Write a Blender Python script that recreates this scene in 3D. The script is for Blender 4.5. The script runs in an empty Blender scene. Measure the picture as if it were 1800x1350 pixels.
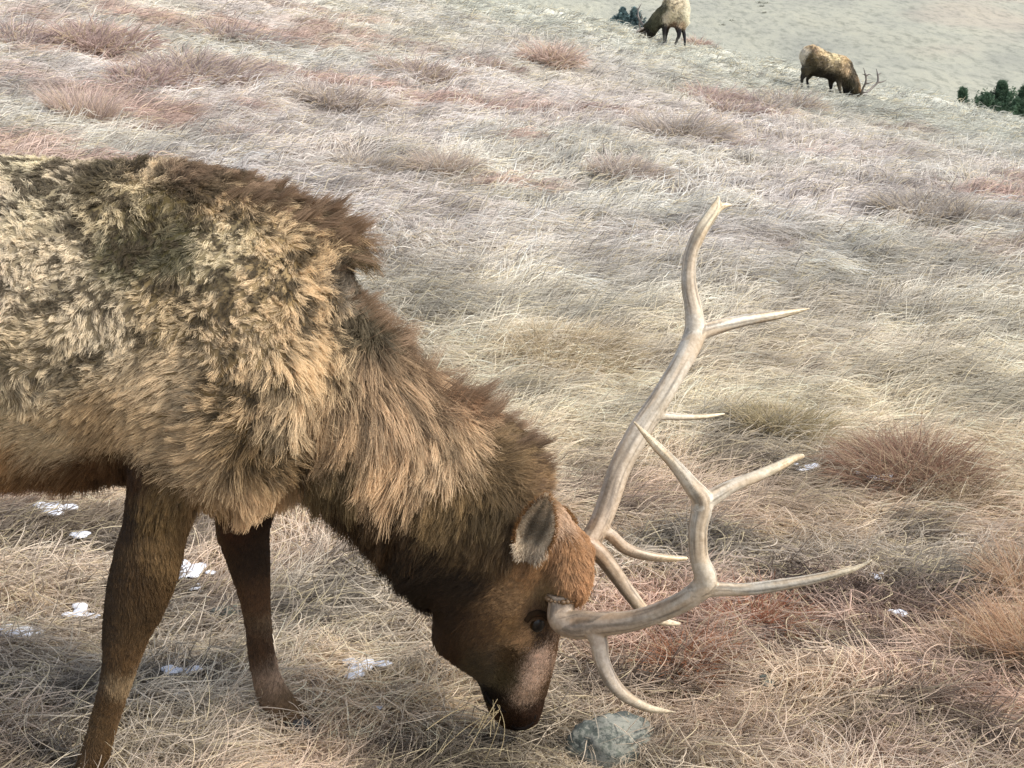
import bpy, bmesh, math, time
import numpy as np
from mathutils import Vector, Matrix
from mathutils.kdtree import KDTree
from mathutils.bvhtree import BVHTree
T0 = time.time()
SC = bpy.context.scene
COL = SC.collection
RNG = np.random.default_rng(7)

# ------------------------------------------------------------------ camera
F = 2173.0            # focal length in photo pixels (photo 1800 x 1350)
PITCH = math.radians(10.0)
CH = 1.5
cam_d = bpy.data.cameras.new('camera')
cam = bpy.data.objects.new('camera', cam_d); COL.objects.link(cam)
cam_d.sensor_fit = 'HORIZONTAL'; cam_d.sensor_width = 36.0
cam_d.lens = 36.0 * F / 1800.0
cam_d.clip_start = 0.05; cam_d.clip_end = 6000
cam.location = (0, 0, CH); cam.rotation_euler = (math.pi/2 - PITCH, 0, 0)
SC.camera = cam

# ------------------------------------------------------------------ light
SUN_DIR = Vector((0.66, -0.28, 0.68)).normalized()     # towards the sun
w = bpy.data.worlds.new('World'); SC.world = w; w.use_nodes = True
nt = w.node_tree; nt.nodes.clear()
sky = nt.nodes.new('ShaderNodeTexSky'); sky.sky_type = 'NISHITA'; sky.sun_disc = False
sky.sun_elevation = math.asin(SUN_DIR.z); sky.sun_rotation = math.atan2(SUN_DIR.x, SUN_DIR.y)
sky.air_density = 1.0; sky.dust_density = 4.0; sky.ozone_density = 1.0; sky.altitude = 1200
bg = nt.nodes.new('ShaderNodeBackground'); bg.inputs['Strength'].default_value = 0.105
wo = nt.nodes.new('ShaderNodeOutputWorld')
hs = nt.nodes.new('ShaderNodeHueSaturation'); hs.inputs['Saturation'].default_value = .55   # thin high cloud
nt.links.new(sky.outputs[0], hs.inputs['Color']); nt.links.new(hs.outputs[0], bg.inputs['Color']); nt.links.new(bg.outputs[0], wo.inputs['Surface'])
sun_d = bpy.data.lights.new('sun', 'SUN'); sun_d.energy = 1.5; sun_d.angle = math.radians(11.0)
sun_d.color = (1.0, 0.94, 0.86)
sun = bpy.data.objects.new('sun', sun_d); COL.objects.link(sun)
sun.rotation_euler = SUN_DIR.to_track_quat('Z', 'Y').to_euler()
SC.view_settings.view_transform = 'Standard'; SC.view_settings.look = 'None'
SC.view_settings.gamma = 1.0; SC.view_settings.use_curve_mapping = False
SC.view_settings.exposure = 1.58

# ------------------------------------------------------------------ helpers
cp, sp_ = math.cos(PITCH), math.sin(PITCH)
def ray(u, v):
    dx = (u-900)/F; dy = (675-v)/F
    return np.array([dx, cp + dy*sp_, -sp_ + dy*cp])
def P(u, v, y):
    d = ray(u, v); k = y/d[1]
    return np.array([d[0]*k, y, CH + d[2]*k])
def px(v, y):
    """size in metres of one photo pixel at depth y"""
    return y/ray(900, v)[1]/F
def lin(c):
    c = np.asarray(c, float)/255.0
    return np.where(c <= 0.04045, c/12.92, ((c+0.055)/1.055)**2.4)

_TAB = np.random.default_rng(3).random((32, 32, 32))
def vnoise(p, scale=1.0, seed=0.0):
    p = np.asarray(p, float)*scale + seed*7.31
    if p.shape[-1] == 2:
        p = np.concatenate([p, np.full(p.shape[:-1]+(1,), seed*1.7)], -1)
    i = np.floor(p).astype(int); f = p-i; f = f*f*(3-2*f)
    i0 = i % 32; i1 = (i+1) % 32
    x0, y0, z0 = i0[..., 0], i0[..., 1], i0[..., 2]; x1, y1, z1 = i1[..., 0], i1[..., 1], i1[..., 2]
    fx, fy, fz = f[..., 0], f[..., 1], f[..., 2]
    a = _TAB[x0, y0, z0]*(1-fx)+_TAB[x1, y0, z0]*fx; b = _TAB[x0, y1, z0]*(1-fx)+_TAB[x1, y1, z0]*fx
    c = _TAB[x0, y0, z1]*(1-fx)+_TAB[x1, y0, z1]*fx; d = _TAB[x0, y1, z1]*(1-fx)+_TAB[x1, y1, z1]*fx
    return (a*(1-fy)+b*fy)*(1-fz)+(c*(1-fy)+d*fy)*fz
def fbm(p, scale, seed=0.0, o=3):
    s = 0; a = 1; t = 0
    for k in range(o):
        s = s+a*vnoise(p, scale*2.03**k, seed+k*3.7); t += a; a *= .5
    return s/t
def ss(a, b, x):
    t = np.clip((x-a)/(b-a), 0, 1); return t*t*(3-2*t)
def nrm(a):
    return a/np.maximum(np.linalg.norm(a, axis=-1, keepdims=True), 1e-9)

def tag(o, label=None, cat=None, group=None, kind=None):
    if label: o['label'] = label
    if cat: o['category'] = cat
    if group: o['group'] = group
    if kind: o['kind'] = kind
    return o
def empty(name, loc, label, cat, group=None):
    o = bpy.data.objects.new(name, None); COL.objects.link(o); o.location = Vector(loc)
    o.empty_display_size = 0.1
    return tag(o, label, cat, group)
def put(o, parent=None):
    COL.objects.link(o)
    if parent is not None:
        o.parent = parent
        base = parent.location + (parent.parent.location if parent.parent else Vector())
        o.matrix_parent_inverse = Matrix.Translation(-parent.location) if parent.parent is None else Matrix.Identity(4)
    return o
def mesh_obj(name, v, f, mat, parent=None, smooth=True, cols=None):
    me = bpy.data.meshes.new(name)
    me.from_pydata([tuple(p) for p in v], [], [tuple(q) for q in f]); me.update()
    if smooth: me.shade_smooth()
    if mat: me.materials.append(mat)
    if cols is not None: set_col(me, cols)
    return put(bpy.data.objects.new(name, me), parent)
def set_col(me, cols):
    a = me.attributes.new('col', 'FLOAT_COLOR', 'POINT')
    c = np.ones((len(me.vertices), 4), np.float32); c[:, :3] = cols
    a.data.foreach_set('color', c.ravel())
def curves_obj(name, pts, rad, col, mat, parent=None):
    """pts (N,K,3), rad (N,K), col (N,K,3)"""
    N, K = pts.shape[:2]
    cu = bpy.data.hair_curves.new(name); cu.add_curves([K]*N)
    cu.attributes['position'].data.foreach_set('vector', pts.astype(np.float32).ravel())
    r = cu.attributes.get('radius') or cu.attributes.new('radius', 'FLOAT', 'POINT')
    r.data.foreach_set('value', rad.astype(np.float32).ravel())
    a = cu.attributes.new('col', 'FLOAT_COLOR', 'POINT')
    c = np.ones((N, K, 4), np.float32); c[..., :3] = col
    a.data.foreach_set('color', c.ravel())
    cu.materials.append(mat)
    return put(bpy.data.objects.new(name, cu), parent)

# ------------------------------------------------------------------ materials
def new_mat(name):
    m = bpy.data.materials.new(name); m.use_nodes = True
    b = m.node_tree.nodes['Principled BSDF']; return m, m.node_tree, b
def hair_mat(name, rough=0.6, transl=0.25, spec=0.25):
    m, t, b = new_mat(name)
    a = t.nodes.new('ShaderNodeAttribute'); a.attribute_name = 'col'
    t.links.new(a.outputs['Color'], b.inputs['Base Color'])
    b.inputs['Roughness'].default_value = rough; b.inputs['Specular IOR Level'].default_value = spec
    tr = t.nodes.new('ShaderNodeBsdfTranslucent'); t.links.new(a.outputs['Color'], tr.inputs['Color'])
    mx = t.nodes.new('ShaderNodeMixShader'); mx.inputs[0].default_value = transl
    out = t.nodes['Material Output']
    t.links.new(b.outputs[0], mx.inputs[1]); t.links.new(tr.outputs[0], mx.inputs[2]); t.links.new(mx.outputs[0], out.inputs['Surface'])
    return m
M_GRASS = hair_mat('dry_grass', 0.6, 0.38, 0.25)
M_FUR = hair_mat('fur', 0.55, 0.15, 0.3)
def skin_mat():
    m, t, b = new_mat('hide')
    a = t.nodes.new('ShaderNodeAttribute'); a.attribute_name = 'col'
    n = t.nodes.new('ShaderNodeTexNoise'); n.inputs['Scale'].default_value = 180
    bp = t.nodes.new('ShaderNodeBump'); bp.inputs['Strength'].default_value = .5; bp.inputs['Distance'].default_value = .004
    t.links.new(n.outputs[0], bp.inputs['Height']); t.links.new(bp.outputs[0], b.inputs['Normal'])
    t.links.new(a.outputs['Color'], b.inputs['Base Color']); b.inputs['Roughness'].default_value = .9
    b.inputs['Specular IOR Level'].default_value = .1
    return m
M_SKIN = skin_mat()
def ramp(t, stops):
    r = t.nodes.new('ShaderNodeValToRGB'); e = r.color_ramp.elements
    while len(e) < len(stops): e.new(.5)
    for k, (p, c) in enumerate(stops):
        e[k].position = p; e[k].color = (*c, 1)
    return r
def noise(t, scale, detail=4, vec=None, rough=.5):
    n = t.nodes.new('ShaderNodeTexNoise'); n.inputs['Scale'].default_value = scale; n.inputs['Detail'].default_value = detail
    n.inputs['Roughness'].default_value = rough
    if vec: t.links.new(vec, n.inputs['Vector'])
    return n
def ground_mat():
    m, t, b = new_mat('turf_ground')
    tc = t.nodes.new('ShaderNodeNewGeometry')
    a = t.nodes.new('ShaderNodeAttribute'); a.attribute_name = 'col'
    n1 = noise(t, 30, 6, tc.outputs['Position'], .7)
    r = ramp(t, [(.3, (.45, .43, .42)), (.62, (1.3, 1.3, 1.3))])
    t.links.new(n1.outputs[0], r.inputs[0])
    mx = t.nodes.new('ShaderNodeMix'); mx.data_type = 'RGBA'; mx.blend_type = 'MULTIPLY'; mx.inputs['Factor'].default_value = .8
    t.links.new(a.outputs['Color'], mx.inputs['A']); t.links.new(r.outputs[0], mx.inputs['B'])
    # far-off grass: streaks and clumps metres wide
    mp = t.nodes.new('ShaderNodeMapping'); mp.inputs['Scale'].default_value = (.35, .12, .12)
    t.links.new(tc.outputs['Position'], mp.inputs[0])
    n2 = noise(t, .35, 8, mp.outputs[0], .65)
    r2 = ramp(t, [(.34, (.80, .81, .84)), (.5, (1, 1, 1)), (.68, (1.08, 1.06, 1.03))])
    t.links.new(n2.outputs[0], r2.inputs[0])
    mx2 = t.nodes.new('ShaderNodeMix'); mx2.data_type = 'RGBA'; mx2.blend_type = 'MULTIPLY'; mx2.inputs['Factor'].default_value = .9
    t.links.new(mx.outputs['Result'], mx2.inputs['A']); t.links.new(r2.outputs[0], mx2.inputs['B'])
    mp3 = t.nodes.new('ShaderNodeMapping'); mp3.inputs['Scale'].default_value = (1.6, .32, 1.2); t.links.new(tc.outputs['Position'], mp3.inputs[0])
    n3 = noise(t, .7, 9, mp3.outputs[0], .75)
    r3 = ramp(t, [(.38, (.62, .63, .62)), (.50, (1, 1, 1)), (.66, (1.10, 1.08, 1.03))]); t.links.new(n3.outputs[0], r3.inputs[0])
    mx3 = t.nodes.new('ShaderNodeMix'); mx3.data_type = 'RGBA'; mx3.blend_type = 'MULTIPLY'; mx3.inputs['Factor'].default_value = .85
    t.links.new(mx2.outputs['Result'], mx3.inputs['A']); t.links.new(r3.outputs[0], mx3.inputs['B'])
    t.links.new(mx3.outputs['Result'], b.inputs['Base Color'])
    b.inputs['Roughness'].default_value = .95; b.inputs['Specular IOR Level'].default_value = .1
    bp = t.nodes.new('ShaderNodeBump'); bp.inputs['Strength'].default_value = .8; bp.inputs['Distance'].default_value = .02
    t.links.new(n1.outputs[0], bp.inputs['Height']); t.links.new(bp.outputs[0], b.inputs['Normal'])
    return m
def antler_mat():
    m, t, b = new_mat('antler_bone')
    a = t.nodes.new('ShaderNodeAttribute'); a.attribute_name = 'col'
    tc = t.nodes.new('ShaderNodeNewGeometry')
    n = noise(t, 90, 5, tc.outputs['Position'], .6)
    r = ramp(t, [(.3, (.62, .55, .46)), (.7, (1.12, 1.1, 1.08))]); t.links.new(n.outputs[0], r.inputs[0])
    n3 = noise(t, 14, 3, tc.outputs['Position']); r3 = ramp(t, [(.35, (.72, .66, .58)), (.62, (1.05, 1.05, 1.05))]); t.links.new(n3.outputs[0], r3.inputs[0])
    mx = t.nodes.new('ShaderNodeMix'); mx.data_type = 'RGBA'; mx.blend_type = 'MULTIPLY'; mx.inputs['Factor'].default_value = .7
    t.links.new(a.outputs['Color'], mx.inputs['A']); t.links.new(r.outputs[0], mx.inputs['B'])
    m2 = t.nodes.new('ShaderNodeMix'); m2.data_type = 'RGBA'; m2.blend_type = 'MULTIPLY'; m2.inputs['Factor'].default_value = .6
    t.links.new(mx.outputs['Result'], m2.inputs['A']); t.links.new(r3.outputs[0], m2.inputs['B'])
    t.links.new(m2.outputs['Result'], b.inputs['Base Color'])
    b.inputs['Roughness'].default_value = .42; b.inputs['Specular IOR Level'].default_value = .45
    bp = t.nodes.new('ShaderNodeBump'); bp.inputs['Strength'].default_value = .5; bp.inputs['Distance'].default_value = .003
    t.links.new(n.outputs[0], bp.inputs['Height']); t.links.new(bp.outputs[0], b.inputs['Normal'])
    return m
M_GROUND = ground_mat(); M_ANTLER = antler_mat()
def flat_mat(name, c, rough=.5, spec=.5):
    m, t, b = new_mat(name); b.inputs['Base Color'].default_value = (*c, 1); b.inputs['Roughness'].default_value = rough
    b.inputs['Specular IOR Level'].default_value = spec
    n = noise(t, 60, 4); bp = t.nodes.new('ShaderNodeBump'); bp.inputs['Strength'].default_value = .15; bp.inputs['Distance'].default_value = .002
    t.links.new(n.outputs[0], bp.inputs['Height']); t.links.new(bp.outputs[0], b.inputs['Normal'])
    return m
M_EYE = flat_mat('eye_dark', (.006, .005, .004), .3, .4)
M_HOOF = flat_mat('hoof_horn', (.02, .017, .015), .5)
M_NOSE = flat_mat('nose_skin', (.008, .006, .005), .95, .05)
def snow_mat():
    m, t, b = new_mat('snow'); b.inputs['Base Color'].default_value = (.78, .81, .88, 1); b.inputs['Roughness'].default_value = .8
    b.inputs['Subsurface Weight'].default_value = .0
    n = noise(t, 120, 5); bp = t.nodes.new('ShaderNodeBump'); bp.inputs['Strength'].default_value = .6; bp.inputs['Distance'].default_value = .006
    t.links.new(n.outputs[0], bp.inputs['Height']); t.links.new(bp.outputs[0], b.inputs['Normal']); return m
M_SNOW = snow_mat()
def rock_mat():
    m, t, b = new_mat('lichen_rock')
    tc = t.nodes.new('ShaderNodeNewGeometry')
    n = noise(t, 16, 8, tc.outputs['Position'], .65)
    r = ramp(t, [(.3, (.035, .04, .036)), (.5, (.075, .085, .07)), (.62, (.13, .14, .11)), (.75, (.28, .29, .22))]); t.links.new(n.outputs[0], r.inputs[0])
    v = noise(t, 75, 6, tc.outputs['Position'], .7)
    n4 = noise(t, 9, 4, tc.outputs['Position'])
    ma = t.nodes.new('ShaderNodeMath'); ma.operation = 'SUBTRACT'; t.links.new(n4.outputs[0], ma.inputs[0]); t.links.new(v.outputs[0], ma.inputs[1])
    rm = ramp(t, [(.03, (0, 0, 0)), (.09, (1, 1, 1))]); t.links.new(ma.outputs[0], rm.inputs[0])
    mx = t.nodes.new('ShaderNodeMix'); mx.data_type = 'RGBA'; mx.inputs['B'].default_value = (.20, .20, .165, 1)
    t.links.new(rm.outputs[0], mx.inputs['Factor']); t.links.new(r.outputs[0], mx.inputs['A'])
    t.links.new(mx.outputs['Result'], b.inputs['Base Color']); b.inputs['Roughness'].default_value = .9
    bp = t.nodes.new('ShaderNodeBump'); bp.inputs['Strength'].default_value = .9; bp.inputs['Distance'].default_value = .01
    t.links.new(n.outputs[0], bp.inputs['Height']); t.links.new(bp.outputs[0], b.inputs['Normal'])
    return m
M_ROCK = rock_mat()

# ------------------------------------------------------------------ terrain
def softp(x, k=1.5):
    return np.where(x/k > 20, x, np.log1p(np.exp(np.clip(x/k, -30, 20)))*k)
def base_h(x, y):
    s = 0.163*softp(y-4.3, .45)
    tilt = 0.135*ss(3.5, 26, y)
    h = s - tilt*np.clip(x, -60, 60) - .0042*np.clip(x, 0, 40)**2*ss(10, 30, y)
    h = h + .10*np.clip(2.5-x, 0, 12)*ss(10, 30, y)
    h = h + ss(12, 32, y)*(.40+.26*np.exp(-((x-2.2)/1.6)**2))
    yc = 35.0+.35*np.clip(3-x, 0, 12)
    h = h - np.where(y > yc, (y-yc)**2*0.02, 0)
    h = np.maximum(h, -9.0-.02*np.abs(y-60))
    far = -7 + 0.235*softp(y-62, 6)
    far = np.where(far > 110, 110+(far-110)*.1, far)
    far = far + 0.02*x
    return np.where(y < 45, h, np.maximum(h, far))
def height(x, y, fine=True):
    x = np.asarray(x, float); y = np.asarray(y, float)
    h = base_h(x, y)
    p = np.stack([x, y], -1)
    dist = np.hypot(x, y)
    a2 = ss(4, 12, dist)
    h = h + (fbm(p*[1, 1.3], .45, 2)-.5)*.45*a2
    h = h + (fbm(p, 2.2, 5, 2)-.5)*(.09+.17*a2)
    if fine:
        q = vnoise(p, 6.5, 9); h = h + (q-.5)*.055
    far = ss(60, 120, y)
    if np.any(far > 0):
        h = h + far*(fbm(p, .012, 11, 3)-.5)*9
    return h
def hit(u, v):
    d = ray(u, v); t = np.concatenate([np.arange(1.5, 60, .02), np.arange(60, 900, .5)])
    p = np.array([0, 0, CH])+d*t[:, None]
    below = p[:, 2] < height(p[:, 0], p[:, 1], False)
    k = int(np.argmax(below)) if below.any() else -1
    return p[k]

# grass colours at ground position
C_STRAW = lin((230, 208, 182)); C_RED = lin((214, 180, 160)); C_GREY = lin((210, 200, 182)); C_FROST_HAZE = lin((226, 225, 218))
C_PINK = lin((228, 213, 209)); C_DARK = lin((112, 98, 94)); C_GREEN = lin((186, 180, 140))
def ground_col(x, y):
    p = np.stack([x, y], -1); n = len(x)
    y = np.asarray(y)
    c = np.tile(C_STRAW, (n, 1))
    def mix(c, k, w): w = np.clip(w, 0, 1)[:, None]; return c*(1-w)+k*w
    c = mix(c, C_GREY, ss(.42, .68, fbm(p, 1.3, 21))*.8)
    # reddish patches, larger and stronger some way up the slope
    sc = np.where(y > 8, 1.0, 1.0)
    rp = fbm(p*[.8, 1], .9, 31)
    c = mix(c, C_RED, ss(.52, .70, rp)*.75*ss(1, 4, y)+ss(.5, .7, fbm(p, 3, 36))*.25)
    c = mix(c, C_GREEN, ss(.5, .75, fbm(p, 1.1, 77))*.35*(1-ss(3, 5, y)))
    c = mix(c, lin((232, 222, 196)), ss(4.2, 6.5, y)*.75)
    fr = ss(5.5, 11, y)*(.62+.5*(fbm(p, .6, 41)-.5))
    c = mix(c, C_FROST_HAZE, fr)  # frost, paler with distance to stand in for haze as well
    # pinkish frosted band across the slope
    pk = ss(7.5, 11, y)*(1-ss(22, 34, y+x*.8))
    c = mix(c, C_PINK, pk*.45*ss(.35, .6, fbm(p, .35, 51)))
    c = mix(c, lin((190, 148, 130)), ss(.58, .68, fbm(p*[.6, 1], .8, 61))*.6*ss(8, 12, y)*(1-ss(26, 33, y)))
    c = mix(c, lin((190, 191, 178)), ss(18, 30, y+x*.5)*.8)  # grass near the crest greyed in its colour to imitate haze
    return c

def build_ground():
    def axis(lo, hi, n, s0):
        a = math.asinh(lo/s0); b = math.asinh(hi/s0); return np.sinh(np.linspace(a, b, n))*s0
    xs = axis(-2500, 2500, 620, 1.6); ys = axis(-400, 3500, 640, 2.0)+3.0
    X, Y = np.meshgrid(xs, ys); x = X.ravel(); y = Y.ravel(); z = height(x, y)
    n, m = len(ys), len(xs)
    idx = np.arange(n*m).reshape(n, m)
    f = np.stack([idx[:-1, :-1], idx[:-1, 1:], idx[1:, 1:], idx[1:, :-1]], -1).reshape(-1, 4)
    me = bpy.data.meshes.new('ground')
    me.vertices.add(n*m); me.vertices.foreach_set('co', np.stack([x, y, z], -1).astype(np.float32).ravel())
    me.loops.add(f.size); me.loops.foreach_set('vertex_index', f.astype(np.int32).ravel())
    me.polygons.add(len(f)); me.polygons.foreach_set('loop_start', np.arange(0, f.size, 4, dtype=np.int32))
    me.update(calc_edges=True); me.shade_smooth()
    c = ground_col(x, y)
    near = (1-ss(9, 40, y))[:, None]
    soil = lin((72, 60, 52))
    c = c*(1-near*.75)+soil*near*.75
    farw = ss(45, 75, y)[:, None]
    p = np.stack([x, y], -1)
    fc = np.tile(lin((153, 153, 139)), (len(x), 1))  # far hill tone has the distance haze mixed into its colour
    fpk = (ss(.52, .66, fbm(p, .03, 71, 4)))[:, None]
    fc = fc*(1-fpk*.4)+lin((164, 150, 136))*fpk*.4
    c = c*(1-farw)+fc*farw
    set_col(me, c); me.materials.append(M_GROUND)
    o = put(bpy.data.objects.new('ground', me)); tag(o, 'frosted hillside of dead grass rising to a far pale slope', kind='structure')
build_ground()
print('ground', time.time()-T0)

# ------------------------------------------------------------------ grass
def blades(x, y, L, phi0, phi1, theta, curl, width, col, K=8, lay=None, wob=.25, rng=RNG, zbase=None):
    """arching blades integrated along their length; lay = lowest height of each blade over the ground"""
    N = len(x); t = np.linspace(0, 1, K)
    z = height(x, y)-.01 if zbase is None else zbase
    pts = np.zeros((N, K, 3)); pts[:, 0] = np.stack([x, y, z], -1)
    ds = L/(K-1); th = theta.copy()
    for k in range(1, K):
        s = (k-.5)/(K-1)
        ph = phi0+(phi1-phi0)*s**.8 + rng.normal(0, wob*.6, N)
        th = th + curl/(K-1) + rng.normal(0, wob, N)
        pts[:, k] = pts[:, k-1]+np.stack([np.cos(ph)*np.cos(th), np.cos(ph)*np.sin(th), np.sin(ph)], -1)*ds[:, None]
    if lay is not None:
        for k in range(1, K):
            g = height(pts[:, k, 0], pts[:, k, 1])+lay*min(1, k/2)
            over = np.maximum(pts[:, k, 2], g)
            pts[:, k, 2] = over
    rad = width[:, None]*np.where(t < .5, 1, 1-(t-.5)*1.7)[None]
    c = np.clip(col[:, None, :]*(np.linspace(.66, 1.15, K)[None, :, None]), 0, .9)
    return pts, rad, c
def flow(x, y):
    p = np.stack([x, y], -1)
    w = ss(3.6, 5.5, y)
    a = -0.55 + (fbm(p, .8, 81, 2)-.5)*5.0 + (vnoise(p, 3.2, 85)-.5)*3.2
    b = 0.35 + (fbm(p, .6, 83, 2)-.5)*2.4 + (vnoise(p, 2.2, 86)-.5)*1.0
    return a*(1-w)+b*w
def field(y0, y1, n, Lr, wr, K, group, upr=.08, marg=.5):
    rng = np.random.default_rng(int(y0*100))
    y = np.exp(rng.uniform(math.log(y0), math.log(y1), int(n*1.0)))
    x = rng.uniform(-1, 1, len(y))*(.46*y+marg)
    # gather into tufts
    p = np.stack([x, y], -1)
    cell = .11*np.clip(y/3.5, 1, 3)
    ci = np.floor(p/cell[:, None]); h1 = vnoise(ci*.731, 1, 5); h2 = vnoise(ci*.917, 1, 8)
    # density holes
    keep = rng.random(len(y)) < .30+1.1*vnoise(p, 5.5, 15)
    x, y, h1, h2, cell = x[keep], y[keep], h1[keep], h2[keep], cell[keep]
    p = np.stack([x, y], -1); N = len(x)
    th = flow(x, y)+rng.normal(0, np.where(y < 4.6, .5, .38), N)+(h1-.5)*1.6
    kind = rng.random(N)
    up = kind < upr; arch = (kind >= upr) & (kind < .42)
    scaleL = np.clip((y/4.0)**.35, 1, 1.8)
    L = rng.uniform(*Lr, N)*scaleL*(.7+.6*h2)
    phi0 = np.where(up, rng.uniform(.8, 1.4, N), np.where(arch, rng.uniform(.6, 1.2, N), rng.uniform(.0, .6, N)))
    phi1 = np.where(up, rng.uniform(.2, 1.0, N), np.where(arch, rng.uniform(-1.1, -.2, N), rng.uniform(-.6, .1, N)))
    L = np.where(up, L*.75, L)
    nz = np.hypot(x-.06, y-2.83) < .27; L = np.where(nz, L*.38, L)
    hf = np.hypot((x+.52)*.9, y-2.98) < .24; L = np.where(hf, L*.42, L)
    curl = (h2-.5)*np.where(y < 4.6, 7.5, 2.0)+rng.normal(0, np.where(y < 4.6, 1.1, .5), N)
    lay = rng.gamma(1.6, .012, N)*(1+ss(5, 10, y)); lay = np.where(nz | hf, lay*.3, lay)
    wd = rng.uniform(*wr, N)*np.clip(y/((y0*y1)**.5), .75, 1.5)
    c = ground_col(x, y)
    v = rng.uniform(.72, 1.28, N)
    lum = ss(.36, .6, fbm(p*[1, 1.5], 1.7, 91, 4))  # hummock shading painted as lighter and darker patches
    gap_shade = ss(.56, .66, fbm(p*[1, 1.4], 3.3, 97, 3)); c = c*(v*(.74+.36*lum)*(1-.6*gap_shade*(1-.6*ss(4.5, 7, y))))[:, None]  # shade in the gaps between tufts is painted onto the blades
    # single straws paler or redder
    pale = rng.random(N) < .14; c[pale] = c[pale]*.4+lin((226, 210, 170))*.6
    dk = rng.random(N) < .12; c[dk] = c[dk]*.45+C_DARK*.3
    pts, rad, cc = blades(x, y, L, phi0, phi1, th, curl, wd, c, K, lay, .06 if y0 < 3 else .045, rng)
    # keep clear of the standing elk's legs
    return pts, rad, cc
def build_grass():
    for (y0, y1, n, Lr, wr, K, marg) in ((1.75, 4.6, 210000, (.12, .30), (.0008, .0016), 10, .35),
                                   (4.6, 11, 130000, (.14, .32), (.0013, .0024), 7, .3),
                                   (11, 40, 130000, (.12, .26), (.003, .006), 6, .3)):
        pts, rad, c = field(y0, y1, n, Lr, wr, K, None)
        o = curves_obj('grass', pts, rad, c, M_GRASS)
        tag(o, {1.75: 'matted straw coloured dead grass around the elk', 4.6: 'pale frosted dead grass on the lower slope', 11: 'thin frosted grass on the upper slope to the crest'}[y0], kind='stuff')
        print('grass', y0, len(pts), time.time()-T0)
build_grass()

def tuft(u, v, rad_m, L, n, col, label, lean=(0, 0), w=.0012, group=None, spread=.9, up=1.0, name='grass_tuft', var=.25):
    rng = np.random.default_rng(int(u*13+v))
    c0 = hit(u, v); scale = max(1, c0[1]/5)
    r = rad_m*np.sqrt(rng.random(n)); a = rng.uniform(0, 2*math.pi, n)
    x = c0[0]+r*np.cos(a); y = c0[1]+r*np.sin(a)*.8
    out = r/rad_m
    th = a+rng.normal(0, .5, n)
    lx, ly = lean
    dx = np.cos(th)*out*spread+lx+rng.normal(0, .25, n); dy = np.sin(th)*out*spread+ly+rng.normal(0, .25, n)
    th = np.arctan2(dy, dx); tilt = np.clip(np.hypot(dx, dy), 0, 1.3)
    Ls = L*rng.uniform(.45, 1.1, n)
    phi0 = 1.5-tilt*.8/up; phi1 = phi0-rng.uniform(.3, 1.6, n)/up
    fade = .62*float(ss(6, 14, np.array(c0[1]))); colr = lin(col)*(1-fade)+lin((208, 194, 186))*fade
    c = np.tile(colr, (n, 1))*rng.uniform(1-var*1.6, 1+var, n)[:, None]
    pale = rng.random(n) < .25; c[pale] = c[pale]*.4+lin((215, 195, 160))*.6
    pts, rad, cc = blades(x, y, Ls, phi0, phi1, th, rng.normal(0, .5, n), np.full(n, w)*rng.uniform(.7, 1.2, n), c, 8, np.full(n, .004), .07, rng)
    loc = (c0[0], c0[1], float(height(c0[0], c0[1])))
    o = curves_obj(name, pts-np.array(loc), rad, cc, M_GRASS); o.location = loc
    return tag(o, label, 'grass tuft', group)
tuft(1590, 850, .23, .30, 2800, (152, 122, 102), 'large rusty brown grass tuft beside the snow lumps at the right', (-.15, .15), .0012)
tuft(1700, 880, .22, .20, 1600, (150, 132, 110), 'low brown grass tuft merging with the large rusty tuft', (.3, 0), .0012)
tuft(1830, 1160, .12, .30, 850, (186, 152, 122), 'tall orange straw tuft at the right edge of the picture', (-.1, .1), .0010, up=1.5)
tuft(1815, 1050, .12, .26, 650, (184, 152, 124), 'thin orange grass tuft just above the tall orange straw tuft', (.1, .1), .0010, up=1.5)
tuft(1650, 385, .55, .32, 2600, (124, 122, 108), 'broad dark grey green tuft on the slope right of the tall antler tip', (.2, .1), .0028)
tuft(1730, 400, .35, .28, 1200, (136, 132, 118), 'smaller dark tuft next to the broad grey green tuft', (.2, .1), .0028)
tuft(1200, 235, .5, .45, 1100, (148, 146, 132), 'grey green grass tuft in the middle of the frosted slope', (.2, .1), .005)
tuft(1255, 185, .5, .40, 900, (160, 118, 104), 'reddish tuft uphill of the grey green tuft', (.3, 0), .006)
tuft(1300, 200, .45, .30, 600, (150, 116, 104), 'low reddish tuft just right of the uphill reddish tuft', (.5, 0), .006)
tuft(1395, 190, .45, .48, 700, (134, 130, 118), 'wispy grey tuft below the bull elk with lowered antlers', (.1, 0), .006)
tuft(1345, 190, .35, .40, 400, (140, 140, 132), 'thin grey tuft left of the wispy tuft below the far bull', (.1, 0), .006)
tuft(966, 108, .45, .50, 700, (196, 158, 128), 'orange tan grass tuft on the upper slope', (0, 0), .007)
tuft(1230, 82, .35, .42, 350, (176, 138, 114), 'small orange tuft right of the cropped far elk', (0, 0), .009)
tuft(350, 130, .8, .42, 1400, (134, 106, 96), 'wide dark brown tuft on the slope above the elk back', (.4, 0), .0055)
tuft(265, 140, .5, .32, 800, (160, 112, 98), 'red brown tuft left of the wide dark brown tuft', (.4, 0), .0055)
tuft(180, 75, .7, .42, 900, (160, 112, 92), 'red brown tuft high on the left of the slope', (.3, 0), .007)
tuft(40, 80, .6, .38, 700, (140, 104, 92), 'dark red tuft at the far left of the slope', (.3, 0), .007)
tuft(430, 68, .7, .38, 800, (142, 112, 100), 'brown tuft near the top left, above the wide dark brown tuft', (.5, 0), .007)
tuft(600, 180, .6, .34, 900, (146, 132, 112), 'olive brown tuft on the slope above the shoulder hump', (.3, 0), .005)
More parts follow.
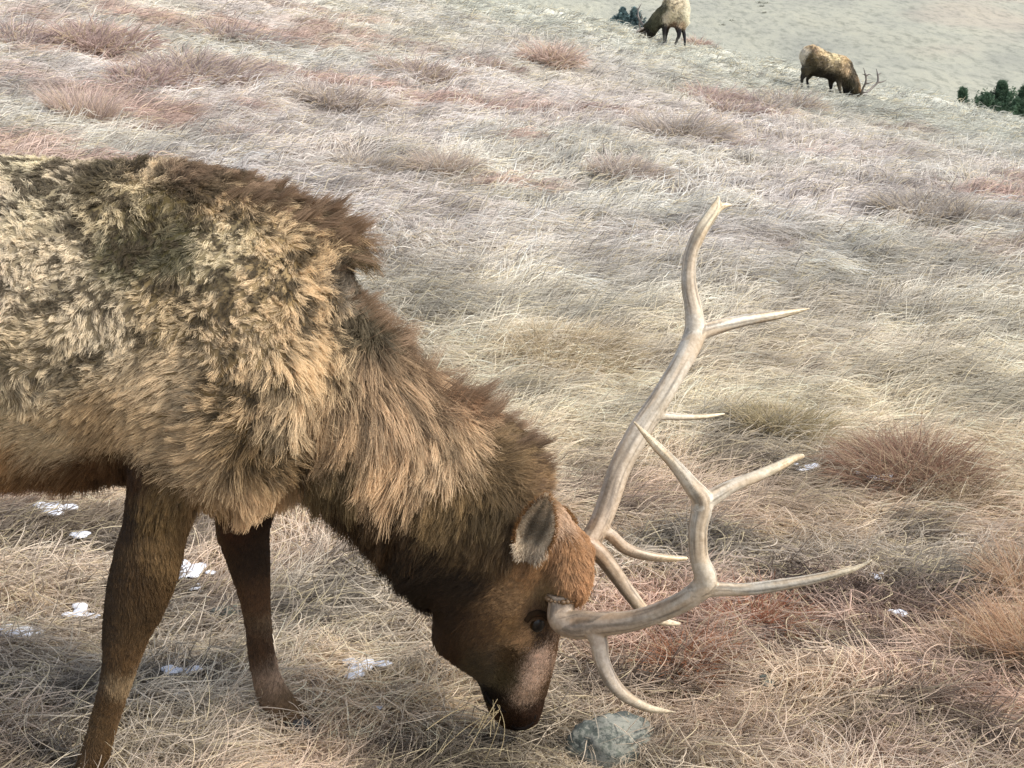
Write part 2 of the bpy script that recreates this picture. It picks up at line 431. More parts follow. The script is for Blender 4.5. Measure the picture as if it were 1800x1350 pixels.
tuft(740, 130, .6, .34, 900, (158, 136, 118), 'brown tuft on the slope right of the olive brown tuft', (.3, 0), .006)
tuft(860, 120, .5, .30, 700, (150, 116, 100), 'low red brown tuft left of the orange tan tuft', (.4, 0), .006)
tuft(650, 300, .35, .30, 1100, (142, 138, 118), 'olive grey tuft above the dark mane', (.2, .1), .0032)
tuft(780, 300, .3, .34, 1000, (178, 160, 136), 'tan tuft right of the olive grey tuft above the mane', (.1, .1), .0030)
tuft(145, 215, .3, .50, 700, (190, 158, 136), 'thin upright tan tuft on the left of the slope', (0, 0), .0030, up=1.8)
tuft(430, 245, .35, .24, 900, (140, 116, 104), 'low brown tuft just above the elk back', (.3, 0), .0028)
tuft(1100, 300, .4, .28, 800, (176, 162, 146), 'pale tan tuft on the slope left of the tall antler tip', (.3, 0), .0032)
tuft(1380, 760, .2, .22, 1200, (170, 156, 122), 'olive straw tuft behind the forked antler tip', (.3, .1), .0013)
tuft(1000, 620, .35, .26, 1500, (186, 170, 140), 'pale straw tuft between the neck and the far antler', (.3, .1), .0016)
tuft(1350, 1110, .12, .20, 900, (172, 118, 92), 'curly russet grass tuft under the outstretched antler tine', (.5, -.2), .0011)
tuft(1240, 1200, .13, .19, 900, (160, 110, 80), 'russet grass tuft beside the brow tine tip', (.5, -.4), .0011)
print('tufts', time.time()-T0)

# ------------------------------------------------------------------ rocks, snow
def blob_mesh(r, seed, amp=.25, sub=4, sq=(1, 1, 1), sc=2.0):
    bm = bmesh.new(); bmesh.ops.create_icosphere(bm, subdivisions=sub, radius=1)
    v = np.array([x.co[:] for x in bm.verts]); f = [[x.index for x in q.verts] for q in bm.faces]; bm.free()
    k = 1+(fbm(v+5, sc, seed, 4)-.5)*2*amp
    return v*k[:, None]*np.array(sq)*r, f
def rock(u, v, r, sq, seed, label, sink=.3, name='rock'):
    c = hit(u, v); vv, f = blob_mesh(r, seed, .34, 5, sq, 1.5)
    o = mesh_obj(name, vv, f, M_ROCK); o.location = (c[0], c[1], float(height(c[0], c[1]))+r*sq[2]*sink)
    return tag(o, label, 'rock', 'lichen covered rocks in the grass')
rock(1080, 1318, .122, (1, .85, .80), 3, 'rounded grey green lichen covered rock in front of the elk muzzle', -.02)
rock(405, 1100, .07, (1.0, .8, .7), 8, 'grey stone half buried in grass between the front legs', .15)
rock(1345, 1232, .042, (.8, .7, 1.1), 12, 'small pale lichen stone poking out of the grass', .5)
def snow(u, v, wpx, n, label):
    rng = np.random.default_rng(int(u+v*3)); c = hit(u, v); s = px(v, c[1])*wpx
    V = []; Fs = []; off = 0
    for k in range(n*2):
        r = s*rng.uniform(.15, .30); vv, f = blob_mesh(r, float(k+u % 17), .55, 4, (1, .85, .32), 3.4)
        x = c[0]+rng.normal(0, .26)*s; y = c[1]+rng.normal(0, .22)*s
        vv = vv+np.array([x, y, float(height(x, y))+r*.15+.042])
        V.append(vv); Fs += [[q+off for q in g] for g in f]; off += len(vv)
    V = np.concatenate(V); loc = np.array([c[0], c[1], float(height(c[0], c[1]))])
    o = mesh_obj('snow_patch', V-loc, Fs, M_SNOW); o.location = loc
    md = o.modifiers.new('fuse', 'REMESH'); md.mode = 'VOXEL'; md.voxel_size = max(.004, s/36); md.use_smooth_shade = True
    tag(o, label, 'snow patch', 'small snow remnants lying in the grass')
for a in ((85, 915, 70, 6, 'snow remnant behind the near foreleg, under the belly'),
          (138, 950, 45, 4, 'small snow remnant just right of and below the one under the belly'),
          (340, 1030, 50, 6, 'snow remnant between the two front legs'),
          (352, 1052, 26, 3, 'tiny snow remnant below the one between the front legs'),
          (25, 1140, 70, 6, 'snow remnant at the left edge of the picture'),
          (135, 1090, 50, 4, 'snow remnant left of the near carpus'),
          (320, 1205, 50, 4, 'snow remnant low between the front legs'),
          (322, 1248, 30, 3, 'tiny snow remnant nearest the near foreleg bottom'),
          (632, 1212, 58, 6, 'snow remnant on the grass right of the far front hoof'),
          (1553, 862, 44, 6, 'largest white snow remnant left of the rusty tuft'),
          (1510, 852, 22, 3, 'tiny snow remnant left of the largest white one'),
          (1418, 842, 36, 4, 'flat snow remnant below the orange tipped tine'),
          (1620, 1196, 26, 4, 'snow remnant at the lower right among straw'),
          (1580, 1098, 34, 4, 'snow remnant under curled straw at the right'),
          (1540, 1036, 26, 3, 'faint snow remnant near the long tine tip'),
          (668, 1278, 20, 3, 'tiny snow remnant below the one right of the hoof')):
    snow(*a)

# ------------------------------------------------------------------ animal building
def catmull(A, n):
    A = np.asarray(A, float); m = len(A); out = []
    B = np.vstack([2*A[0]-A[1], A, 2*A[-1]-A[-2]])
    for i in range(m-1):
        p0, p1, p2, p3 = B[i], B[i+1], B[i+2], B[i+3]
        for t in np.linspace(0, 1, n, endpoint=False):
            out.append(.5*((2*p1)+(-p0+p2)*t+(2*p0-5*p1+4*p2-p3)*t*t+(-p0+3*p1-3*p2+p3)*t**3))
    out.append(A[-1]); return np.array(out)
def rings_to_mesh(rings):
    n, m = len(rings), len(rings[0]); V = list(np.concatenate(rings)); Fc = []
    for i in range(n-1):
        for j in range(m):
            k = (j+1) % m; Fc.append((i*m+j, i*m+k, (i+1)*m+k, (i+1)*m+j))
    a = len(V); V.append(rings[0].mean(0)); b = len(V); V.append(rings[-1].mean(0))
    for j in range(m):
        k = (j+1) % m; Fc.append((a, k, j)); Fc.append((b, (n-1)*m+j, (n-1)*m+k))
    return np.array(V), Fc
def loft(secs, n=6, m=20):
    """secs: ((u1,v1),(u2,v2),depth,halfwidth_m): two outline pixels at a depth, half width across"""
    D = []
    for (a, b, y, w_) in secs:
        D.append(np.concatenate([P(*a, y), P(*b, y), [w_]]))
    D = catmull(D, n); th = np.linspace(0, 2*math.pi, m, endpoint=False); rings = []
    for d in D:
        c = (d[:3]+d[3:6])/2; h = (d[:3]-d[3:6])/2
        r = c+np.cos(th)[:, None]*h+np.sin(th)[:, None]*np.array([0, 1, 0])*max(d[6], .002)
        rings.append(r)
    return rings_to_mesh(rings)
def tube(pts, n=6, m=14):
    """pts: (u,v,r_px,depth) round tapered tube"""
    D = catmull([np.concatenate([P(u, v, y), [max(r*px(v, y), .0008)]]) for (u, v, r, y) in pts], n)
    c = D[:, :3]; tg = nrm(np.gradient(c, axis=0)); up = np.array([0, 1, 0.0]); rings = []; th = np.linspace(0, 2*math.pi, m, endpoint=False)
    for i in range(len(c)):
        a = np.cross(tg[i], up); a /= np.linalg.norm(a)+1e-9; b = np.cross(tg[i], a)
        rings.append(c[i]+(np.cos(th)[:, None]*a+np.sin(th)[:, None]*b)*D[i, 3])
    return rings_to_mesh(rings)
def fuse(name, parts, voxel, smooth, mat, parent):
    V = []; Fs = []; off = 0
    for v, f in parts:
        V.append(v); Fs += [tuple(q+off for q in g) for g in f]; off += len(v)
    me = bpy.data.meshes.new('tmp'); me.from_pydata([tuple(p) for p in np.concatenate(V)], [], Fs); me.update()
    bm = bmesh.new(); bm.from_mesh(me)
    bmesh.ops.recalc_face_normals(bm, faces=bm.faces); bm.to_mesh(me); bm.free()
    ob = bpy.data.objects.new('tmp', me); COL.objects.link(ob)
    md = ob.modifiers.new('r', 'REMESH'); md.mode = 'VOXEL'; md.voxel_size = voxel
    if smooth:
        s = ob.modifiers.new('s', 'SMOOTH'); s.factor = .5; s.iterations = smooth
    dg = bpy.context.evaluated_depsgraph_get(); ev = ob.evaluated_get(dg)
    m2 = bpy.data.meshes.new_from_object(ev); m2.name = name
    bpy.data.objects.remove(ob); bpy.data.meshes.remove(me)
    m2.shade_smooth(); m2.materials.clear(); m2.materials.append(mat)
    return put(bpy.data.objects.new(name, m2), parent)
def mesh_arrays(me):
    n = len(me.vertices); co = np.zeros(n*3, np.float32); me.vertices.foreach_get('co', co); co = co.reshape(-1, 3).astype(float)
    nn = np.zeros(n*3, np.float32); me.vertices.foreach_get('normal', nn); nn = nn.reshape(-1, 3).astype(float)
    me.calc_loop_triangles(); t = np.zeros(len(me.loop_triangles)*3, np.int32); me.loop_triangles.foreach_get('vertices', t)
    return co, nn, t.reshape(-1, 3)
def sample(me, n, rng, weight=None):
    co, nn, t = mesh_arrays(me)
    a, b, c = co[t[:, 0]], co[t[:, 1]], co[t[:, 2]]
    ar = np.linalg.norm(np.cross(b-a, c-a), axis=1)
    if weight is not None: ar = ar*weight((a+b+c)/3, nrm(nn[t[:, 0]]))
    k = rng.choice(len(t), n, p=ar/ar.sum()); r1 = np.sqrt(rng.random(n)); r2 = rng.random(n)
    w0, w1, w2 = (1-r1)[:, None], (r1*(1-r2))[:, None], (r1*r2)[:, None]
    return a[k]*w0+b[k]*w1+c[k]*w2, nrm(nn[t[k, 0]]*w0+nn[t[k, 1]]*w1+nn[t[k, 2]]*w2)

class Coat:
    """coat map: control spots on the animal's side view (x,z) giving colour, hair length, lie, lift, mottling"""
    def __init__(s, rows, depth, pw=4.6):
        s.xz = np.array([P(r[0], r[1], r[9] if len(r) > 9 else depth)[[0, 2]] for r in rows])
        s.c = np.array([lin(r[2]) for r in rows]); s.L = np.array([r[3] for r in rows])/100.
        d = np.array([[r[4], 0, -r[5]] for r in rows], float); s.d = nrm(d)
        dk_ = 1-ss(.06, .20, s.c.mean(1, keepdims=True)); s.c = s.c*(1+dk_*np.array([[.06, .16, -.06]])); s.lift = np.array([r[6] for r in rows]); s.mo = np.array([r[7] for r in rows]); s.cl = np.array([r[8] for r in rows])
        s.pw = pw; s.k = px(800, depth)*12
    def __call__(s, p):
        out = []
        for i in range(0, len(p), 60000):
            q = p[i:i+60000][:, [0, 2]]
            d2 = ((q[:, None]-s.xz[None])**2).sum(-1)+(s.k**2)
            w_ = d2**(-s.pw/1.6); w_ /= w_.sum(1, keepdims=True)
            out.append((w_@s.c, w_@s.L, w_@s.d, w_@s.lift, w_@s.mo, w_@s.cl))
        return [np.concatenate([o[j] for o in out]) for j in range(6)]
def fur(name, me, coat, n, parent, seed, rad=.0006, K=6, clump_r=.018, dens=None, scale=1.0, skip=None, tint=1.0):
    rng = np.random.default_rng(seed)
    R, Nn = sample(me, n, rng, dens)
    if skip is not None:
        keep = ~skip(R); R = R[keep]; Nn = Nn[keep]
    jit = R+rng.normal(0, .010, R.shape)*scale
    c, L, d, lift, mo, cl = coat(jit); mo = np.minimum(mo, 1); n = len(R)
    # lie of the hair, swirled where the coat is mottled
    d = d-Nn*(d*Nn).sum(-1, keepdims=True); d = nrm(d+1e-4)
    side = np.cross(Nn, d)
    sw = (fbm(R, 11/scale, 3, 2)-.5)*2*(.8+3.2*mo)
    lift = np.maximum(lift, .2)
    d = d*np.cos(sw)[:, None]+side*np.sin(sw)[:, None]
    # tufts
    nc = max(50, int(n/14)); ci = rng.choice(n, nc, replace=False)
    kd = KDTree(nc)
    for j, q in enumerate(R[ci]): kd.insert(q, j)
    kd.balance()
    own = np.fromiter((kd.find(q)[1] for q in R), int, n)
    cr = ci[own]
    tl = rng.uniform(.75, 1.3, nc)[own]
    tdir = nrm(rng.normal(0, 1, (nc, 3)))[own]
    dd = nrm(d*(1-lift[:, None])+Nn*lift[:, None]+rng.normal(0, .10, (n, 3))+tdir*(.12+.6*mo)[:, None])
    Lh = L*tl*rng.uniform(.7, 1.1, n)*(1-.42*mo)*(.72+.28*ss(.035, .055, L))
    t = np.linspace(0, 1, K)[None, :, None]
    bend = (d*.35-Nn*.25*lift[:, None])[:, None, :]*t*t + np.array([0, 0, -.18])*t*t
    pts = R[:, None]-Nn[:, None]*(.07*np.minimum(L, .06)-.0012*scale)[:, None, None]+(dd[:, None]*t+bend)*Lh[:, None, None]
    ctr = pts[cr]
    cs = (np.clip(cl, 0, 1)*(1-.25*mo)*rng.uniform(.35, .95, n))[:, None, None]
    pts = pts*(1-cs*t**1.3)+(ctr)*(cs*t**1.3)
    wv = rng.normal(0, 1, (n, 1, 3))*np.sin(t*5+rng.uniform(0, 6, (n, 1, 1)))*(.05+.12*mo)[:, None, None]*Lh[:, None, None]; pts = pts+wv*t
    # colour: mottling pits toned dark; banded hair, root darkened further to paint shaded gaps
    pit = ss(.50, .60, fbm(R*[1, .7, 1.15], 33/scale, 12, 3))*mo
    tv = 1+(rng.uniform(-.13, .12, nc)[own])*(1+2.8*mo+3.2*ss(.05, .08, L)); tv = tv*rng.uniform(.8, 1.2, n)
    lu = c.mean(1, keepdims=True); gain = 1+.75*ss(.04, .30, lu); c = (c*.78+lu*.22)*gain
    tv = tv*(.72+.56*fbm(R, 70/scale, 19, 2))
    tipc = c*tv[:, None]
    dark = lin((78, 66, 46))
    pv = np.clip(pit*1.4, 0, .92)[:, None]
    tipc = tipc*(1-pv)+dark*.8*pv
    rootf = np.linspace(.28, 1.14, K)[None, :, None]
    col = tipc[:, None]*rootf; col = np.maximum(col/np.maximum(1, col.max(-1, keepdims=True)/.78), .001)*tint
    r = rad*rng.uniform(.7, 1.25, n)[:, None]*np.linspace(1, .35, K)[None]
    return curves_obj(name, pts, r, col, M_FUR, parent)
def around(p, rad):
    return lambda R: np.linalg.norm(R-np.array(p), axis=1) < rad
def paint(me, coat, dark=.55):
    co, nn, t = mesh_arrays(me); c = coat(co)[0]; set_col(me, np.clip(c*dark, 0, 1))

def mane(me, parent):
    cr = [(430, 318, .05, .9, -.5), (490, 340, .06, 1, -.4), (560, 380, .085, 1, -.45), (620, 408, .105, 1, -.35), (642, 450, .085, 1, -.4), (628, 492, .018, .8, -.8), (665, 520, .08, 1, -.75), (700, 565, .125, 1, -.5),
          (735, 612, .07, .9, -.8), (770, 650, .11, 1, -.65), (815, 690, .12, 1, -.62), (870, 735, .10, 1, -.6), (920, 785, .085, 1, -.6), (955, 830, .055, 1, -.6)]
    X = np.array([P(a[0], a[1], 3.0)[[0, 2]] for a in cr]); Lc = np.array([a[2] for a in cr]); Dc = nrm(np.array([[a[3], 0, -a[4]] for a in cr], float))
    Xs = catmull(np.concatenate([X, Lc[:, None], Dc], 1), 8)
    def near_c(q):
        d = ((q[:, None, [0, 2]]-Xs[None, :, :2])**2).sum(-1); k = d.argmin(1); return k, np.sqrt(d[np.arange(len(q)), k])
    def wt(c, nn):
        k, d = near_c(c); return np.exp(-(d/.035)**2)*np.exp(-((c[:, 1]-3.0)/.10)**2)+1e-9
    rng = np.random.default_rng(31); n = 26000
    R, Nn = sample(me, n, rng, wt); k, d = near_c(R)
    nc = 420; ci = rng.choice(n, nc, replace=False); kd = KDTree(nc)
    for j, q in enumerate(R[ci]): kd.insert(q, j)
    kd.balance(); own = np.fromiter((kd.find(q)[1] for q in R), int, n); cc = ci[own]
    tdir = rng.normal(0, .22, (nc, 3))[own]
    D = nrm(Xs[k, 3:6]+Nn*.35+tdir+rng.normal(0, .09, (n, 3)))
    L = Xs[k, 2]*1.3*rng.uniform(.45, 1.15, nc)[own]*rng.uniform(.5, 1.05, n)
    t = np.linspace(0, 1, 7)[None, :, None]
    sweep = nrm(rng.normal(0, 1, (nc, 3)))[own]*.16+np.array([0, 0, -.10])
    pts = R[:, None]-D[:, None]*.01+(D[:, None]*t+sweep[:, None]*t*t)*L[:, None, None]
    cs = rng.uniform(.1, .6, n)[:, None, None]; pts = pts*(1-cs*t**1.2)+pts[cc]*cs*t**1.2
    base = lin((78, 64, 44)); tip = lin((158, 132, 106))
    col = (base*(1-t)+tip*t)*(rng.uniform(.65, 1.25, nc)[own]*rng.uniform(.8, 1.2, n))[:, None, None]
    curves_obj('mane', pts, np.full((n, 7), .0006)*np.linspace(1, .3, 7), col, M_FUR, parent)

# ------------------------------------------------------------------ the near bull elk
D0 = 3.0
def build_main():
    g0 = P(400, 1340, 3.0)
    root = empty('bull_elk', (g0[0], 3.0, 0.0), 'large shaggy bull elk grazing close by with head lowered and big pale antlers', 'elk', 'elk grazing on the hillside')
    S = []
    yy = D0
    S.append(loft([((-930, 420), (-900, 560), yy, .06), ((-880, 330), (-860, 700), yy, .17), ((-740, 290), (-740, 800), yy, .27), ((-560, 285), (-560, 850), yy, .30),
                   ((-380, 290), (-380, 850), yy, .31), ((-180, 282), (-180, 845), yy, .33), ((0, 278), (0, 835), yy, .33), ((150, 286), (150, 835), yy, .32),
                   ((290, 288), (280, 850), yy, .30), ((400, 312), (390, 868), yy, .27), ((490, 348), (470, 872), yy, .235), ((562, 388), (530, 850), yy, .19),
                   ((612, 440), (560, 780), yy, .12)], 8, 28))
    # shoulder mass, near and far
    for s in (-1, 1):
        S.append(loft([((330, 420), (460, 420), yy+s*.14, .05), ((300, 480), (520, 480), yy+s*.16, .10), ((290, 600), (550, 600), yy+s*.18, .12),
                       ((290, 720), (540, 720), yy+s*.19, .115), ((290, 810), (500, 830), yy+s*.18, .09), ((300, 860), (440, 890), yy+s*.17, .06)], 6, 20))
    # neck
    S.append(loft([((585, 398), (440, 840), yy, .18), ((622, 508), (520, 850), yy, .18), ((670, 585), (575, 870), yy, .165), ((745, 672), (630, 920), yy, .15),
                   ((830, 735), (680, 975), yy, .14), ((910, 795), (725, 1030), yy, .13), ((955, 860), (770, 1070), yy, .12), ((975, 920), (800, 1100), yy, .10)], 7, 26))
    # head
    S.append(loft([((862, 880), (960, 872), yy, .06), ((820, 920), (995, 905), yy, .10), ((790, 980), (1015, 960), yy, .115), ((768, 1040), (1018, 1020), yy, .115),
                   ((765, 1085), (1000, 1075), yy, .11), ((768, 1130), (985, 1110), yy, .098), ((800, 1162), (978, 1150), yy, .08), ((838, 1190), (970, 1185), yy, .066),
                   ((855, 1215), (960, 1222), yy, .058), ((872, 1240), (952, 1250), yy, .054), ((877, 1262), (948, 1264), yy, .044), ((886, 1279), (932, 1278), yy, .028)], 7, 24))
    S.append(loft([((838, 1185), (900, 1185), yy, .05), ((848, 1215), (892, 1215), yy, .045), ((856, 1240), (888, 1240), yy, .038), ((864, 1258), (890, 1256), yy, .028), ((872, 1266), (886, 1264), yy, .012)], 6, 16))
    # swollen antler pedicles on the brow
    S.append(tube([(985, 940, 26, 2.97), (1000, 985, 38, 2.93), (1000, 1026, 35, 2.89), (992, 1046, 29, 2.868)], 5))
    S.append(tube([(985, 930, 24, 3.03), (1005, 960, 30, 3.07), (1022, 975, 22, 3.11)], 5))
    # legs
    yn, yf = 2.83, 3.15
    S.append(loft([((225, 740), (420, 740), yn, .085), ((228, 830), (385, 830), yn, .085), ((222, 900), (340, 900), yn, .075), ((206, 960), (322, 960), yn, .068), ((192, 1020), (308, 1020), yn, .062),
                   ((184, 1080), (286, 1080), yn, .052), ((182, 1120), (262, 1120), yn, .048), ((182, 1160), (246, 1160), yn, .046), ((176, 1200), (232, 1200), yn, .038),
                   ((160, 1260), (212, 1260), yn, .030), ((142, 1320), (194, 1322), yn, .030), ((122, 1370), (180, 1376), yn, .036), ((118, 1400), (186, 1402), yn, .036)], 6, 18))
    S.append(loft([((385, 800), (500, 800), yf, .07), ((378, 870), (492, 870), yf, .06), ((382, 930), (474, 930), yf, .055), ((398, 980), (474, 980), yf, .048), ((412, 1020), (474, 1020), yf, .044),
                   ((424, 1060), (474, 1060), yf, .038), ((431, 1100), (477, 1100), yf, .030), ((436, 1150), (484, 1150), yf, .028), ((446, 1200), (496, 1195), yf, .030),
                   ((456, 1232), (516, 1222), yf, .034), ((466, 1262), (540, 1250), yf, .036), ((472, 1274), (546, 1266), yf, .034)], 6, 18))
    # hind legs, outside the frame
    for s, ox in ((-1, 0), (1, -90)):
        yh = yy+s*.17
        S.append(loft([((-900+ox*.3, 560), (-560+ox*.3, 560), yh, .11), ((-880+ox*.4, 700), (-590+ox*.4, 740), yh, .12), ((-830+ox, 820), (-640+ox, 860), yh, .10), ((-850+ox, 930), (-740+ox, 950), yh, .065),
                       ((-885+ox, 1010), (-800+ox, 1020), yh, .045), ((-860+ox, 1090), (-800+ox, 1090), yh, .035), ((-845+ox, 1200), (-790+ox, 1200), yh, .030), ((-835+ox, 1300), (-775+ox, 1300), yh, .034), ((-830+ox, 1350), (-760+ox, 1350), yh, .036)], 6, 16))
    body = fuse('body', S, .011, 7, M_SKIN, root)
    Z = 0
    rows = [  # u, v, colour, length cm, lie dx, dy, lift, mottle, tufting
        (-800, 450, (205, 185, 135), 4, -1, .3, .3, .2, .5), (-500, 600, (175, 155, 115), 4, -1, .3, .3, .4, .5), (-500, 820, (90, 60, 25), 5, -.5, 1, .3, .1, .5), (-850, 1000, (85, 58, 28), 1.5, 0, 1, .15, 0, .3),
        (-820, 1200, (90, 60, 28), 1.2, 0, 1, .15, 0, .3), (-500, 350, (180, 165, 125), 4, -1, .2, .4, .6, .6), (-750, 700, (140, 115, 75), 3, -.5, 1, .2, .1, .5),
        (20, 330, (214, 196, 166), 3.6, -1, .35, .5, .8, .8), (20, 480, (206, 187, 156), 3.6, -1, .35, .5, .8, .8), (20, 600, (184, 166, 128), 3.4, -1, .3, .4, .5, .7),
        (20, 700, (184, 164, 122), 3.5, -1, .3, .2, .1, .5), (20, 765, (168, 128, 72), 4, -1, .5, .2, 0, .6), (20, 815, (126, 84, 40), 6.5, -.4, 1, .3, 0, .7), (150, 820, (116, 76, 36), 6.5, -.4, 1, .3, 0, .7),
        (150, 745, (170, 146, 104), 3.5, -1, .5, .2, .05, .5), (150, 610, (182, 162, 124), 3.4, -1, .5, .4, .55, .7), (150, 450, (202, 184, 150), 3.6, -1, .4, .55, .85, .8), (110, 345, (206, 190, 154), 3.8, -.8, .6, .6, .85, .8),
        (190, 312, (92, 76, 54), 3.5, -.6, .2, .5, .5, .6), (130, 290, (165, 148, 118), 3.5, -.8, -.2, .5, .6, .7), (40, 285, (200, 186, 148), 3.5, -.8, -.1, .5, .6, .7), (255, 295, (160, 138, 102), 5, .2, -.3, .6, .9, .9), (245, 350, (178, 160, 120), 5, -.4, .8, .5, .9, .9), (300, 370, (112, 96, 68), 4, -.5, .8, .5, .8, .8),
        (340, 425, (94, 84, 62), 3.5, -.5, .8, .4, .6, .7), (275, 430, (116, 106, 80), 3.5, -.5, .8, .4, .7, .7), (330, 290, (120, 92, 70), 5, .6, -.4, .6, .4, .8), (400, 305, (92, 70, 50), 5.5, .8, -.2, .55, .2, .8),
        (480, 335, (88, 66, 48), 6, 1, -.1, .5, .1, .8), (545, 365, (82, 62, 42), 7, 1, -.15, .5, 0, .7), (620, 405, (118, 82, 52), 11, 1, -.25, .65, 0, .7), (625, 445, (84, 66, 36), 8, 1, -.1, .6, 0, .8),
        (420, 345, (178, 150, 106), 4, .4, .9, .5, .7, .8), (500, 375, (202, 174, 126), 4.5, .5, .9, .5, .6, .9), (420, 420, (194, 176, 136), 3.8, .1, 1, .55, .9, .85), (500, 470, (196, 170, 126), 3.8, .2, 1, .55, .9, .85),
        (560, 440, (184, 154, 106), 5, .6, .8, .5, .6, .85), (575, 520, (192, 162, 114), 5, .5, .9, .5, .7, .85), (582, 620, (206, 176, 126), 6, .3, 1, .45, .5, .9), (565, 720, (200, 172, 126), 6.5, .1, 1, .4, .5, .9),
        (450, 560, (180, 156, 116), 3.4, -.1, 1, .6, 1.0, .8), (330, 520, (170, 148, 108), 3.8, -.5, 1, .45, .75, .8), (240, 540, (190, 172, 138), 3.6, -.6, .8, .4, .75, .7), (450, 660, (168, 140, 96), 4, -.3, 1, .4, .6, .8), (490, 755, (128, 98, 58), 6, .2, 1, .4, .6, .9),
        (350, 640, (184, 160, 120), 4, -.8, .7, .25, .2, .6), (400, 760, (172, 144, 100), 5, -.9, .5, .3, .15, .7), (300, 720, (166, 140, 98), 4, -.8, .7, .2, .05, .6), (470, 840, (180, 148, 102), 5.5, .1, 1, .35, .1, .85),
        (400, 865, (140, 106, 60), 4.4, 0, 1, .3, 0, .8), (320, 850, (112, 82, 42), 3.6, -.2, 1, .3, 0, .7), (235, 720, (158, 130, 86), 3.5, -.8, .8, .2, 0, .5), (262, 800, (74, 44, 16), 3.5, -.2, 1, .2, 0, .6), (215, 800, (104, 66, 28), 3.5, -.4, 1, .2, 0, .6), (250, 870, (64, 41, 18), 2.2, 0, 1, .2, 0, .5),
        (205, 960, (66, 43, 20), 1.8, 0, 1, .15, 0, .4), (270, 960, (80, 54, 25), 2.0, 0, 1, .15, 0, .4), (318, 925, (120, 88, 48), 2.6, .2, 1, .2, 0, .6), (195, 1050, (62, 41, 19), 1.4, 0, 1, .12, 0, .3), (265, 1050, (84, 58, 30), 1.4, 0, 1, .12, 0, .3),
        (240, 1160, (132, 106, 72), 1.2, 0, 1, .12, 0, .3), (200, 1165, (84, 56, 28), 1.2, 0, 1, .12, 0, .3), (222, 1195, (92, 62, 30), 1.2, 0, 1, .12, 0, .3), (245, 1120, (92, 62, 30), 1.2, 0, 1, .12, 0, .3), (195, 1130, (64, 43, 21), 1.2, 0, 1, .12, 0, .3), (200, 1210, (100, 70, 38), 1.2, 0, 1, .12, 0, .3), (165, 1280, (94, 64, 32), 1.2, 0, 1, .12, 0, .3), (140, 1330, (80, 52, 24), 1.2, 0, 1, .15, 0, .3),
        (395, 930, (86, 46, 16), 1.6, 0, 1, .12, 0, .3), (450, 930, (62, 38, 17), 1.5, 0, 1, .12, 0, .3), (450, 1010, (62, 39, 19), 1.2, 0, 1, .12, 0, .3), (455, 1090, (98, 62, 32), 1.1, 0, 1, .12, 0, .3),
        (466, 1150, (118, 88, 60), 1.1, 0, 1, .12, .3, .3), (445, 1180, (84, 52, 24), 1.1, 0, 1, .12, 0, .3), (480, 1220, (150, 122, 94), 1.4, 0, 1, .15, .2, .3), (515, 1250, (116, 84, 50), 1.6, 0, 1, .15, 0, .3),
        # neck
        (605, 500, (118, 104, 90), 3, .3, -.4, .5, .4, .8), (640, 510, (110, 94, 78), 4, .8, -.6, .6, .2, .9), (690, 560, (100, 76, 54), 11, 1, -.45, .7, 0, .95), (635, 575, (104, 88, 68), 5, -.2, 1, .4, .4, .85),
        (650, 640, (146, 118, 82), 8, -.35, 1, .3, .2, .9), (600, 700, (150, 120, 80), 9, -.4, 1, .25, .1, .9), (600, 770, (108, 84, 50), 9, -.35, 1, .25, 0, .9), (700, 680, (172, 142, 102), 9, -.3, 1, .3, .2, .92),
        (745, 635, (124, 92, 64), 10, 1, -.6, .65, 0, .9), (800, 690, (136, 96, 64), 9.5, 1, -.6, .6, 0, .8), (775, 760, (172, 144, 104), 7.5, -.25, 1, .3, .3, .9), (700, 790, (182, 148, 102), 9, -.35, 1, .25, .15, .92),
        (640, 830, (82, 58, 30), 8, -.4, 1, .25, 0, .9), (600, 880, (62, 40, 14), 7, -.5, 1, .25, 0, .8), (700, 890, (70, 46, 20), 7, -.4, 1, .22, 0, .9), (800, 850, (124, 94, 52), 6, -.35, 1, .3, .3, .85),
        (870, 780, (122, 94, 60), 7.5, 1, -.55, .55, 0, .75), (925, 825, (132, 100, 62), 6, 1, -.5, .5, 0, .7), (962, 862, (140, 106, 66), 3.5, .8, -.6, .4, 0, .6), (860, 870, (92, 68, 34), 5, -.3, 1, .3, .3, .85), (850, 930, (78, 54, 24), 4.5, -.6, .8, .25, .1, .8),
        (760, 960, (44, 28, 10), 6, -.8, .6, .22, 0, .7), (670, 980, (42, 26, 9), 6, -.6, .8, .25, 0, .7), (725, 1040, (38, 24, 8), 5, -.6, .8, .25, 0, .7), (830, 1000, (46, 29, 9), 4, -.9, .3, .2, 0, .6),
        (800, 1060, (56, 34, 10), 3.5, -.9, .3, .2, 0, .5), (770, 1110, (66, 40, 12), 3, -.7, .7, .25, 0, .5), (780, 1150, (70, 42, 14), 2, -.6, .7, .2, 0, .4),
        # head
        (900, 1040, (124, 88, 50), 1.5, -1, .2, .12, 0, .3), (860, 1080, (88, 58, 28), 1.8, -1, .2, .12, 0, .3), (900, 1140, (94, 66, 36), 1.2, -.7, -.5, .1, 0, .3), (955, 1150, (190, 160, 134), 1.0, 0, -1, .1, 0, .2),
        (940, 1195, (184, 154, 126), .9, 0, -1, .1, 0, .2), (978, 1150, (100, 64, 30), 1.0, 0, -1, .1, 0, .2), (965, 1210, (100, 66, 34), .8, 0, -1, .1, 0, .2), (885, 1190, (92, 72, 44), 1, -.4, -.6, .1, 0, .2), (845, 1170, (74, 54, 28), 1.6, -.7, .2, .15, 0, .3),
